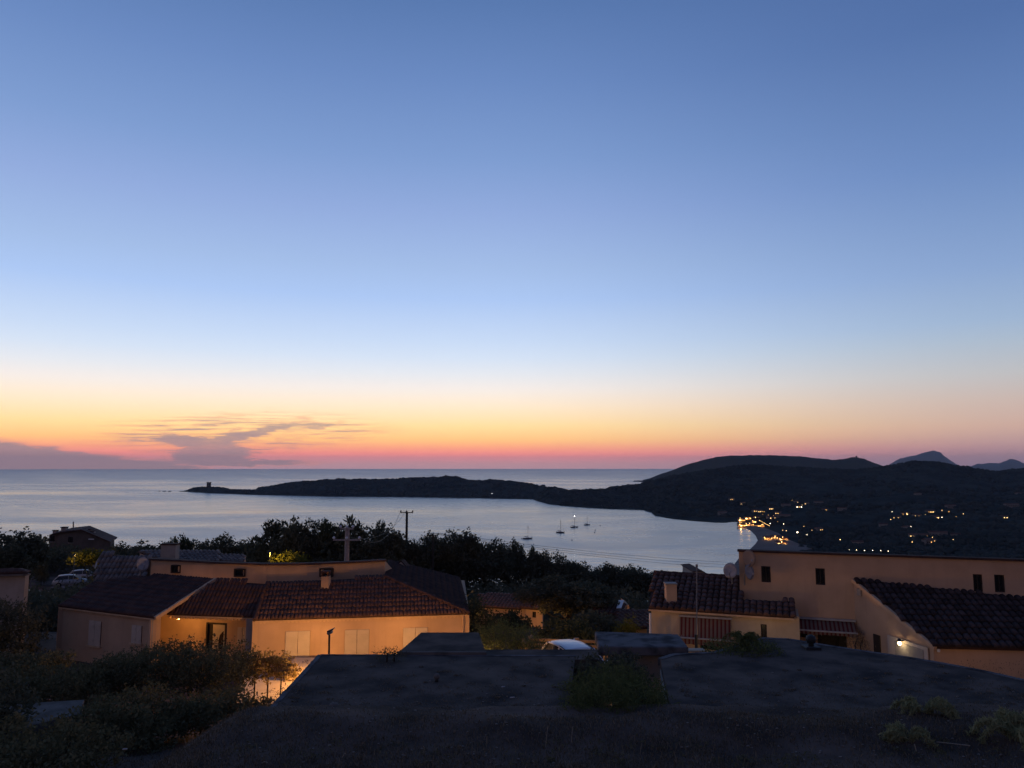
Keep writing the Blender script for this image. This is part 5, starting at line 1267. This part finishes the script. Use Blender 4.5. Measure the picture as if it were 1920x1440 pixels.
# solar lamp on a pole at the mossy roof edge
p0, p1 = at(617.5, 1240, Y=26.5), at(617.5, 1190, Y=26.5); t_ = thing('solar_lamp', 'black solar lamp on a short pole before the lit facade', 'lamp', p0)
MB().tube([p0 - Vector((0, 0, 2)), p1], .035, 8).build('pole', M['black'], t_)
MB().box(p1 + Vector((.05, 0, .16)), (.22, .26, .03), (.92, 0, .38), (-.38, 0, .92)).build('solar_panel', M['glass'], t_)
MB().box(p1 + Vector((.02, 0, .07)), (.17, .2, .09), (.92, 0, .38), (-.38, 0, .92)).build('head', M['metal'], t_, bevel=.015)
# garden steps and paving by the facade
t_ = thing('garden_steps', 'pale steps and kerb glowing in the lamp light below the shuttered facade', 'steps', at(565, 1250, Y=34))
for k, (y0, Y0, h) in enumerate(((1243, 36.2, .35), (1252, 35.2, .35), (1260, 34.2, .35))):
    a_, c_ = at(541 - k * 3, y0, Y=Y0), at(650, y0, Y=Y0); MB().box((a_ + c_) / 2 + Vector((0, .5, -h / 2)), (c_.x - a_.x, 1.0, h)).build('step', M['stucco_pale'], t_, bevel=.02)
o = MB().prism([at(455, 1262, z=-9.25), at(660, 1262, z=-9.25), at(640, 1330, z=-9.25), at(440, 1330, z=-9.25)], (0, 0, -.3)).build('paved_court', M['stucco_pale']); tag(o, 'paved court glowing orange under the garden shrub', 'paving', kind='structure')

# ================================================================== POLES AND CABLES
def pole(label, px, top, base_py, Y, w, arm, arm_py, m, insul=True, second=None):
    p1 = at(px, top, Y=Y); g_ = GZ(p1.x, Y); t_ = thing('utility_pole', label, 'utility pole', (p1.x, Y, g_))
    MB().tube([(p1.x, Y, g_ - .5), p1], [w * .65, w * .5], 8).build('post', m, t_)
    ends = []
    for k, (ay, half) in enumerate(arm):
        z = at(px, ay, Y=Y).z; hl = half / F * Y
        MB().box((p1.x, Y - w * .5 - .05, z), (2 * hl, .10, .10)).build('cross_arm', m, t_)
        for s_ in (-1, -.0, 1):
            q_ = Vector((p1.x + s_ * hl * .95, Y - w * .5 - .05, z + .05))
            MB().lathe(q_, [(.03, 0), (.09, .05), (.10, .12), (.04, .2)], 8).build('insulator', M['white'] if insul else M['black'], t_, True); ends.append(q_ + Vector((0, 0, .2)))
    return t_, ends
tA, endA = pole('grey concrete pole with glass insulators on its low cross arm', 651.5, 989, 1055, 56, .32, [(1012, 24.5), (991, 12)], 0, M['pole'])
tB, endB = pole('slim dark T shaped pole against the bay', 763, 960, 1010, 86, .26, [(961, 11.5)], 0, M['black'], False)
def cable(label, a_, c_, sag, r=.022, n_=28):
    pts_ = [a_.lerp(c_, i / n_) - Vector((0, 0, sag * 4 * (i / n_) * (1 - i / n_))) for i in range(n_ + 1)]
    tag(MB().tube(pts_, r, 5).build('power_cable', M['black']), label, 'cable', 'overhead power cables')
cable('lower sagging cable between the concrete pole and the slim pole', endA[2], endB[0], 1.6, .016)
cable('upper sagging cable between the concrete pole and the slim pole', endA[1], endB[1], 1.2, .016)
tC, endC = pole('low dark pole almost hidden in the trees right of the slim pole', 812, 1003, 1010, 83, .24, [(1003.5, 10)], 0, M['black'], False)
far = [at(1480, 1067, Y=150), at(1480, 1060, Y=150), at(1480, 1057, Y=150)]
cable('lowest of the three long cables crossing the bay to the right', endC[0], far[0], 1.0, .02)
cable('middle of the three long cables crossing the bay to the right', endC[1], far[1], 1.0, .02)
cable('highest of the three long cables crossing the bay to the right', endC[2], far[2], .8, .02)

# ================================================================== FENCE AND CARS
pb0 = at(1000, 1201, Y=35.5); t_ = thing('wooden_fence', 'low wooden rail fence lit orange behind the white car', 'fence', pb0)
for px, y0 in ((995, 1193), (1081, 1196), (1135, 1198)):
    p_ = at(px, y0, Y=35.5); MB().box(p_ + Vector((0, 0, -.9)), (.2, .2, 1.8)).build('post', M['wood'], t_, bevel=.015)
for y0, y1 in ((1199, 1204), (1209, 1213), (1217, 1221)):
    a_, c_ = at(995, y0, Y=35.38), at(1140, y1, Y=35.38); MB().box((a_ + c_) / 2, ((c_ - a_).length, .05, .12), c_ - a_).build('rail', M['wood'], t_)
b = MB()
p_ = at(990, 1207, Y=33.5); t_ = thing('log_stack', 'small stack of pale logs at the left end of the fence', 'logs', p_)
for dx, dz in ((-.35, -.15), (-.12, -.15), (.1, -.15), (-.2, .04), (.02, .06), (.14, .2)):
    MB().tube([p_ + Vector((dx, -.3, dz)), p_ + Vector((dx + .03, .4, dz))], .1, 8).build('log', M['wood'], t_)
def car_mesh():
    """body sections along x (length): (x, half width, floor z, belt z)"""
    secs = [(-2.05, .62, .42, .62), (-1.98, .78, .28, .80), (-1.55, .86, .22, .92), (-.6, .88, .20, .95), (.5, .88, .20, .93), (1.2, .86, .22, .86), (1.75, .80, .26, .74), (2.02, .64, .36, .58)]
    v = []; f_ = []
    for x_, w_, z0, z1 in secs:
        v += [(x_, -w_ * .92, z0), (x_, -w_, (z0 + z1) * .5), (x_, -w_ * .93, z1), (x_, 0, z1 + .03), (x_, w_ * .93, z1), (x_, w_, (z0 + z1) * .5), (x_, w_ * .92, z0)]
    for i in range(len(secs) - 1):
        for j in range(7): a_, c_ = i * 7 + j, i * 7 + (j + 1) % 7; f_.append((a_, c_, c_ + 7, a_ + 7))
    f_ += [tuple(range(6, -1, -1)), tuple(range(len(v) - 7, len(v)))]
    return v, f_
def make_car(paint):
    t_ = thing('parked_car', 'x', 'car', (0, 0, 0)); b_ = MB(); b_.v, b_.f = car_mesh(); b_.build('body', paint, t_, True)
    g_ = MB(); sec = [(-1.85, .72, .90), (-1.35, .60, 1.38), (-.2, .58, 1.47), (.35, .60, 1.42), (1.1, .74, .92)]
    for x_, w_, z1 in sec: g_.v += [(x_, -w_, z1), (x_, w_, z1), (x_, -max(w_, .74), .88), (x_, max(w_, .74), .88)]
    for i in range(4):
        a_ = i * 4; c_ = a_ + 4
        g_.f += [(a_, a_ + 2, c_ + 2, c_), (a_ + 1, c_ + 1, c_ + 3, a_ + 3)]
        if i in (0, 3): g_.f.append((a_, c_, c_ + 1, a_ + 1))
    g_.build('windows', M['glass'], t_, True)
    r_ = MB(); n_ = 8
    for i in range(n_ + 1):
        x_ = -1.42 + 1.86 * i / n_; zc = 1.40 + .10 * math.sin(math.pi * (i + .6) / (n_ + 1.2))
        for j in range(7): y_ = -.61 + 1.22 * j / 6; r_.v.append((x_, y_, zc - .06 * (y_ / .61) ** 4))
    for i in range(n_):
        for j in range(6): a_ = i * 7 + j; r_.f.append((a_, a_ + 1, a_ + 8, a_ + 7))
    ro = r_.build('roof_panel', paint, t_, True); m_ = ro.modifiers.new('thick', 'SOLIDIFY'); m_.thickness = .05
    for s_ in (-1, 1):
        for x_ in (-1.28, 1.25):
            w_ = MB().tube([(x_, s_ * .70, .31), (x_, s_ * .88, .31)], .31, 16).build('wheel', M['tyre'], t_, True); MB().tube([(x_, s_ * .875, .31), (x_, s_ * .892, .31)], .19, 12).build('rim', M['metal'], w_)
        MB().box((1.93, s_ * .56, .60), (.16, .26, .12)).build('headlight', M['glass'], t_, bevel=.02); MB().box((-2.0, s_ * .62, .72), (.08, .18, .14)).build('tail_light', M['stripe'], t_, bevel=.02)
        MB().tube([(.35, s_ * .60, 1.40), (1.12, s_ * .76, .90)], .03, 6).build('pillar', paint, t_); MB().tube([(-1.36, s_ * .60, 1.40), (-1.86, s_ * .74, .90)], .04, 6).build('pillar', paint, t_)
        MB().tube([(-.25, s_ * .60, 1.44), (-.25, s_ * .80, .90)], .03, 6).build('pillar', paint, t_); MB().box((.95, s_ * .90, .98), (.12, .16, .10)).build('mirror', paint, t_, bevel=.02)
    return t_
car0 = make_car(M['carwhite']); cars = []
p_ = at(1080, 1203.5, Y=31.2); car0.location = (p_.x, p_.y, p_.z - 1.62); car0.rotation_euler = (0, 0, rad(-68)); car0['label'] = 'white car whose roof shows between the fence and the mossy roof'
for px, py, Y_, rz, lab, white in ((60, 1121, 88, 20, 'white parked car nearest the grey house corner at far left', 1), (91, 1131, 82, 15, 'white parked car lower right in the far left car park', 1), (74, 1138, 80, 30, 'lowest half hidden white car in the far left car park', 1),
        (104, 1124, 90, 10, 'dark parked car right of the white ones at far left', 0), (133, 1090, 100, 25, 'blurred pale van like car on the road below the gabled house', 1), (158, 1080, 106, 30, 'farthest pale car on the road below the gabled house', 1)):
    c_ = copy_tree(car0); p_ = at(px, py, Y=Y_); c_.location = (p_.x, p_.y, GZ(p_.x, p_.y) + 0 if False else p_.z - .6); c_.rotation_euler = (0, 0, rad(rz)); c_['label'] = lab; c_['group'] = 'cars parked below the houses at far left'
    if True:
        for ch in c_.children:
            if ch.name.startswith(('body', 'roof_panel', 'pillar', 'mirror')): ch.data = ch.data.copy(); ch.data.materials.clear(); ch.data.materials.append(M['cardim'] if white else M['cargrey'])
# car park surface under them
q_ = [at(35, 1150, Y=76), at(120, 1150, Y=76), at(190, 1085, Y=110), at(110, 1085, Y=108)]
tag(MB().prism([p_ - Vector((0, 0, .35)) for p_ in q_], (0, 0, -1.5)).build('car_park', M['concrete_dark']), 'dark tarmac car park at far left below the houses', 'car park', kind='structure')

# ================================================================== BOATS
def make_yacht(light=False):
    t_ = thing('sailing_yacht', 'x', 'sailboat', (0, 0, 0)); b_ = MB()
    secs = [(-5.6, 1.35, .2, 1.15), (-3.5, 1.75, -.3, 1.1), (0, 1.9, -.5, 1.15), (3, 1.35, -.4, 1.3), (5.2, .45, 0, 1.5), (6, .06, .9, 1.6)]
    for x_, w_, z0, z1 in secs: b_.v += [(x_, 0, z0), (x_, -w_ * .75, z0 + .35), (x_, -w_, z1), (x_, 0, z1 + .08), (x_, w_, z1), (x_, w_ * .75, z0 + .35)]
    for i in range(5):
        for j in range(6): a_, c_ = i * 6 + j, i * 6 + (j + 1) % 6; b_.f.append((a_, c_, c_ + 6, a_ + 6))
    b_.f += [tuple(range(5, -1, -1)), tuple(range(30, 36))]
    b_.build('hull', M['hull'], t_, True)
    MB().prism([(-2.2, -1.0, 1.15), (2.6, -.7, 1.3), (1.8, -.6, 1.85), (-2.2, -.9, 1.85)], (0, 1.7, 0)).build('cabin', M['hullwhite'], t_, bevel=.08)
    MB().prism([(-4.6, -1.1, 2.5), (-2.4, -1.1, 2.6), (-2.3, -1.1, 2.7), (-4.6, -1.1, 2.62)], (0, 2.2, 0)).build('bimini', M['hull'], t_)
    MB().tube([(.6, 0, 1.2), (.6, 0, 15.5)], [.22, .17], 8).build('mast', M['hull'], t_)
    MB().tube([(.5, 0, 2.7), (-3.8, 0, 2.9)], .10, 8).build('boom', M['hullwhite'], t_); MB().tube([(.3, 0, 2.95), (-1.5, 0, 3.08), (-3.6, 0, 3.1)], [.26, .22, .12], 8).build('furled_sail', M['hull'], t_, True)
    MB().tube([(5.9, 0, 1.6), (3, 0, 8.6), (.7, 0, 15.2)], .09, 6).build('forestay', M['hull'], t_); MB().tube([(-5.5, 0, 1.2), (.5, 0, 15.4)], .05, 5).build('backstay', M['hull'], t_)
    for s_ in (-1, 1): MB().tube([(.5, s_ * 1.7, 1.15), (.55, s_ * .8, 8.5), (.6, 0, 15)], .03, 5).build('shroud', M['metal'], t_)
    return t_
y0 = make_yacht()
for i, (px, py, rz, sc_, lab) in enumerate(((989, 1010.5, 8, 1.0, 'sailing yacht at anchor, nearest to the dark wooded shore'), (1050.5, 999, -30, 1.05, 'broad sailing yacht second from the wooded shore'),
        (1076.5, 989, 12, .98, 'sailing yacht with a bright light at its mast top'), (1100.5, 984.5, 20, .85, 'smallest sailing yacht, farthest right of the four at anchor'))):
    c_ = y0 if i == 0 else copy_tree(y0); c_.location = at(px, py, z=SEA); c_.rotation_euler = (0, 0, rad(rz)); c_.scale = (sc_,) * 3; c_['label'] = lab; c_['group'] = 'sailing yachts anchored in the bay'
    if i == 2: o_ = MB().lathe((.6, 0, 15.6), [(.15, 0), (.42, .3), (.15, .6)], 8).build('masthead_light', M['lantern'], None, True); o_.parent = c_
p_ = at(923, 936, z=SEA); t_ = thing('motor_boat', 'small boat with a light close under the dark headland', 'boat', p_)
b_ = MB(); b_.prism([p_ + Vector(q_) for q_ in ((-5, -2, .2), (5, -2, .2), (6.5, -2, 1.6), (-5.2, -2, 1.4))], (0, 3.6, 0)); b_.build('hull', M['hull'], t_, bevel=.2)
MB().box(p_ + Vector((-1, 0, 2.2)), (4.4, 2.4, 1.6)).build('cabin', M['hullwhite'], t_, bevel=.15); MB().tube([p_ + Vector((0, 0, 3)), p_ + Vector((0, 0, 15))], .15, 6).build('mast', M['hull'], t_)
MB().lathe(p_ + Vector((0, 0, 15)), [(.15, 0), (.4, .35), (.15, .7)], 8).build('masthead_light', M['lantern'], t_, True)
for i, (px, py, lab) in enumerate(((1072.5, 1013, 'mooring buoy nearest, below the second yacht'), (1115, 998.5, 'mooring buoy right of the smallest yacht, lower one'), (1116, 994.5, 'mooring buoy right of the smallest yacht, middle one'), (1125.5, 986, 'mooring buoy farthest right of the yachts, upper one'), (978.5, 1010.5, 'small dinghy like buoy just left of the nearest yacht'))):
    p_ = at(px, py, z=SEA); t_ = thing('mooring_buoy', lab, 'buoy', p_, group='mooring buoys in the bay')
    MB().lathe(p_, [(.3, -.3), (.75, 0), (.75, .5), (.3, .9)], 10).build('float', M['hull'], t_, True); MB().tube([p_ + Vector((0, 0, .8)), p_ + Vector((0, 0, 1.5))], .1, 6).build('ring', M['black'], t_)

# ================================================================== TOWERS
def tower(label, p_, r, h):
    t_ = thing('stone_tower', label, 'tower', p_)
    MB().lathe(p_ - Vector((0, 0, 3)), [(r * 1.15, 0), (r, h * .35 + 3), (r * .97, h * .80 + 3), (r * 1.08, h * .84 + 3), (r * 1.08, h * .92 + 3)], 16).build('shaft', M['rock'], t_, True)
    for k in range(8):
        a_ = k * math.pi / 4; MB().box(p_ + Vector((math.cos(a_) * r * .95, math.sin(a_) * r * .95, h * .96)), (r * .3, r * .5, h * .10), (math.cos(a_), math.sin(a_), 0)).build('merlon', M['rock'], t_)
    MB().box(p_ + Vector((0, -r * 1.0, h * .5)), (r * .3, r * .2, h * .14)).build('doorway', M['dark'], t_)
lx = 391.5; yk = float(np.interp(lx, cpx, Yri)); tower('old round stone watchtower on the tip of the headland', Vector((at(lx, 912, Y=yk).x, yk, at(lx, 913.5, Y=yk).z)), 7.0, 17)
tower('tiny ruined tower on the crest of the far hill', at(1606, 859.5, Y=4550), 5, 15)

# ================================================================== VILLAGE ACROSS THE BAY
def far_house(px, py, wm, hm, lit, label, group, lm='glow_warm', base=0):
    p_ = land_hit(px, py) + Vector((0, -2, base - .5)); t_ = thing('village_house', label, 'house', p_, 0, group)
    d_ = 6.0; rz = random.uniform(-.5, .5); ax = Vector((math.cos(rz), math.sin(rz), 0)); ay = Vector((-ax.y, ax.x, 0))
    MB().box(p_ + Vector((0, 0, hm / 2 - 1)), (wm, d_, hm + 2), ax).build('wall', M['farwall'], t_)
    h0 = p_ + Vector((0, 0, hm)); MB().prism([h0 - ax * (wm / 2 + .4) - ay * (d_ / 2 + .5), h0 - ax * (wm / 2 + .4) + ay * (d_ / 2 + .5), h0 - ax * (wm / 2 + .4) + Vector((0, 0, d_ * .25))], ax * (wm + .8)).build('roof', M['tile'], t_)
    nw = max(2, int(wm / 3))
    for k in range(nw):
        c_ = p_ + ax * (wm * ((k + .5) / nw - .5)) - ay * (d_ / 2 + .06) + Vector((0, 0, hm * .48))
        on_ = k in lit
        MB().box(c_, (random.uniform(.7, 1.35) if on_ else 1.0, .1, random.uniform(.6, 1.1) if on_ else 1.2), ax).build('window', M[random.choice([lm, lm, 'glow_orange'])] if on_ else M['glass'], t_)
    return t_
def far_lamp(px, py, label, group, r=.62, lm='glow_warm'):
    p_ = land_hit(px, py); t_ = thing('village_lamp', label, 'street lamp', p_, 0, group)
    MB().tube([p_ - Vector((0, 0, .5)), p_ + Vector((0, -.5, 4))], .09, 5).build('post', M['black'], t_)
    MB().lathe(p_ + Vector((0, -.8, 4)), [(r * .3, -r * .9), (r * .9, -r * .4), (r, 0), (r * .8, r * .5), (r * .2, r * .9)], 8).build('globe', M[lm], t_, True)
    return t_
VH = [(1371, 938, 11, 4, {0, 1}, 'house with a bright window highest on the slope above the beach end', 'h1'), (1392, 946, 9, 4, {0, 1}, 'lit house just below the highest lit house above the beach'), (1443, 955.5, 10, 4, {0, 1, 2}, 'lit house alone above the waterfront restaurants'),
 (1414, 960, 8, 4, {0, 1}, 'left house of a lit pair above the restaurants'), (1424, 961, 9, 4, {0, 1, 2}, 'right house of a lit pair above the restaurants'), (1458, 964, 10, 4, {0, 1}, 'lit house right of the restaurants beside a pale wall'),
 (1445, 973, 13, 4, {0, 1, 3}, 'lit house directly behind the restaurants on the right'), (1492, 943.5, 8, 4.5, {1}, 'tall lit house on the upper slope, left of three'), (1497, 952, 11, 4, {0, 1, 2}, 'bright white lit house on the upper slope, lowest of three'), (1512, 946.5, 8, 4, {0}, 'lit house on the upper slope, right of three'),
 (1545, 958, 14, 3.5, {1, 2}, 'long low faintly lit house right of the upper three'), (1534, 996, 10, 4, {1, 2}, 'warm lit house alone above the sand end'), (1606, 1022.5, 12, 4, {1}, 'house with one warm lamp in the dark plain'),
 (1681, 973, 9, 4, {0, 1}, 'lit house at the left of the right hand hamlet'), (1697, 966, 12, 4, {0, 2}, 'lit house with two windows in the left of the right hand hamlet'), (1718, 969, 12, 4, {0, 2}, 'lit house in the middle of the right hand hamlet'), (1743, 962, 16, 4, {0, 1, 2, 3}, 'long brightly lit house at the top of the right hand hamlet'),
 (1752, 973, 10, 4, {0, 1, 2}, 'lit house below the long bright house of the right hand hamlet'), (1697, 993.5, 10, 4, {0, 1}, 'lit house below the hamlet on its left'), (1720, 1008, 20, 4, {0, 1, 2, 3, 4}, 'house with a row of lit windows in the lower hamlet'), (1740, 1019, 16, 5, {2}, 'pale large house in the lower hamlet'), (1790, 1007.5, 10, 4, {1}, 'lit house right of the lower hamlet'),
 (1880, 972.5, 11, 4, {1, 2}, 'lit house standing alone near the right border'), (1910, 927.5, 18, 4, {1, 2, 4}, 'long lit house high on the hill by the right border')]
for a_ in VH: far_house(a_[0], a_[1], a_[2], a_[3], a_[4], a_[5], 'houses of the village across the bay', 'glow_white' if 'white' in a_[5] else 'glow_far')
for px, py, w_, lab in ((1354, 965, 16, 'unlit pale house left of the restaurants on the slope'), (1473, 951, 16, 'unlit pale block on the slope above the restaurants'), (1534, 946, 16, 'unlit pale house right of the three upper houses'), (1578, 958, 14, 'unlit pale house farther right on the upper slope'),
        (1781, 953, 18, 'unlit pale house above the right hand hamlet'), (1895, 950, 24, 'unlit pale row near the right border'), (1757, 1005, 20, 'unlit pale block in the lower hamlet'), (1720, 930, 14, 'unlit pale house highest in the woods'), (1467, 971, 22, 'unlit pale block right behind the restaurants'), (1655, 989, 10, 'unlit house left of the hamlet')):
    far_house(px, py, w_, 5, set(), lab, 'houses of the village across the bay')
LG = {'tiny white lamp in the slope hamlet above the restaurants': [(1432.5, 964.5), (1430, 969.5), (1440.5, 971), (1450, 971.5), (1485, 942.5), (1504, 951.5), (1414, 963), (1458, 984)],
 'tiny lamp along the beach road between restaurants and plain': [(1444, 987), (1469, 988.5), (1507, 992.5), (1467, 1000.5), (1474, 1001), (1513, 1009.5), (1575, 1018.5), (1522, 1000)],
 'tiny lamp among the houses of the right hand hamlet': [(1672.5, 964.5), (1687, 964), (1700, 968), (1670, 979.5), (1766, 962), (1779, 964.5), (1757.5, 976), (1766, 975.5), (1792.5, 974), (1806, 968.5), (1708, 993.5), (1676, 977), (1735, 970)],
 'tiny lamp scattered in the lower hamlet above the parapet': [(1710, 1023.5), (1787, 1019.5), (1738, 1012), (1748, 1014), (1730, 1020), (1752, 1022)]}
ORD = ['first', 'second', 'third', 'fourth', 'fifth', 'sixth', 'seventh', 'eighth', 'ninth', 'tenth', 'eleventh', 'twelfth', 'thirteenth']
for lab, pts_ in LG.items():
    for i, (px, py) in enumerate(sorted(pts_)): far_lamp(px, py, ORD[i] + ' from the left, ' + lab, lab.replace('tiny ', '').replace('lamp ', 'lamps ', 1), random.uniform(.22, .46), random.choice(['glow_far', 'glow_far', 'glow_orange', 'glow_white']))
for i, (px, py) in enumerate(((1592, 1039), (1606, 1039.5), (1620.5, 1040), (1635.5, 1040.5), (1651, 1041), (1665, 1041.5))):
    far_lamp(px, py, ORD[i] + ' from the left of the evenly spaced white lamps just above the parapet', 'row of lamps above the parapet', .22, 'glow_white')
t_ = far_lamp(1495, 1004.5, 'brightest white floodlight behind the beach bar', 'floodlight', .75, 'glow_white'); t_.pop('group')
# waterfront restaurants
def restaurant(px, py, wm, hm, label, n_, up=0, lm='glow_orange', dpt=7):
    p_ = at(px, py, z=SEA + 1.6); p_ = land_hit(px, py) if up else Vector((p_.x, p_.y, SEA + .8)); up = 0; t_ = thing('waterfront_restaurant', label, 'restaurant', p_, 0, 'brightly lit restaurants at the water')
    hm2 = hm + up
    MB().box(p_ + Vector((0, 3, hm2 / 2)), (wm, dpt, hm2)).build('wall', M['stucco'], t_)
    MB().prism([p_ + Vector((-wm / 2 - .5, -1.2, hm2)), p_ + Vector((-wm / 2 - .5, 7.2, hm2)), p_ + Vector((-wm / 2 - .5, 3, hm2 + 1.6))], (wm + 1, 0, 0)).build('roof', M['tile'], t_)
    lamp_light('light', t_, p_ + Vector((random.uniform(-.3, .3) * wm, -5.2, hm * .8)), 1500, (1, .5, .14), .3)  # added point light without a fixture, throws orange glow on walls and sand
    for k in range(n_):
        x_ = wm * ((k + .5) / n_ - .5)
        if random.random() < .25: continue
        MB().box(p_ + Vector((x_, -.57, up + hm * random.uniform(.38, .52))), (wm / n_ * random.uniform(.4, .8), .1, hm * random.uniform(.2, .42))).build('window', M[random.choice([lm, lm, 'glow_dim', 'glow_warm'])], t_)
    MB().box(p_ + Vector((0, -2.2, up + hm * .86)), (wm, 3.2, .2)).build('awning', M['stripe'], t_)
    for k in range(max(2, n_ // 2)):
        x_ = wm * random.uniform(-.6, .6); MB().lathe(p_ + Vector((x_, -3.7, up + hm * random.uniform(.6, 1.5))), [(.15, -.3), (.34, 0), (.15, .3)], 8).build('lantern', M['glow_warm'], t_, True)
    return t_
restaurant(1391, 986.5, 10, 3.6, 'leftmost lit restaurant at the water edge', 4)
restaurant(1391.5, 978, 10, 3.5, 'upper lit floor block over the leftmost restaurant', 4, 6.5)
restaurant(1402, 986, 7, 3.2, 'narrow lit bar right of the leftmost restaurant', 2, 0)
restaurant(1403, 974.5, 9, 3.5, 'orange lit building high behind the narrow bar', 3, 10, 'glow_orange')
restaurant(1422, 987, 17, 3.2, 'long lit terrace restaurant at the end of the waterfront', 7)
restaurant(1418, 981.5, 12, 3.5, 'lit middle storey behind the long terrace restaurant', 4, 4.5)
restaurant(1419, 975, 7, 4, 'topmost lit building behind the terrace restaurant', 2, 10)
restaurant(1440, 1011, 9, 2.6, 'left lit hut of the beach bar on the sand', 4)
restaurant(1456, 1009.5, 10, 3, 'middle lit hut of the beach bar on the sand', 4)
restaurant(1469, 1013, 9, 3.2, 'brightest hut of the beach bar on the sand', 3)
restaurant(1466, 1020, 10, 2.6, 'lowest lit hut of the beach bar on the sand', 3)
t_ = thing('string_lights', 'string of small lights slanting down from the topmost restaurant to the beach', 'string lights', at(1424, 975.5, Y=1030))
MB().tube([at(1423, 975, Y=1030), at(1444, 986.5, Y=1030)], .05, 5).build('wire', M['black'], t_)
for i in range(9): MB().lathe(at(1424 + i * 2.3, 975.7 + i * 1.25, Y=1030), [(.10, -.2), (.24, 0), (.10, .2)], 6).build('bulb', M['glow_warm'], t_, True)
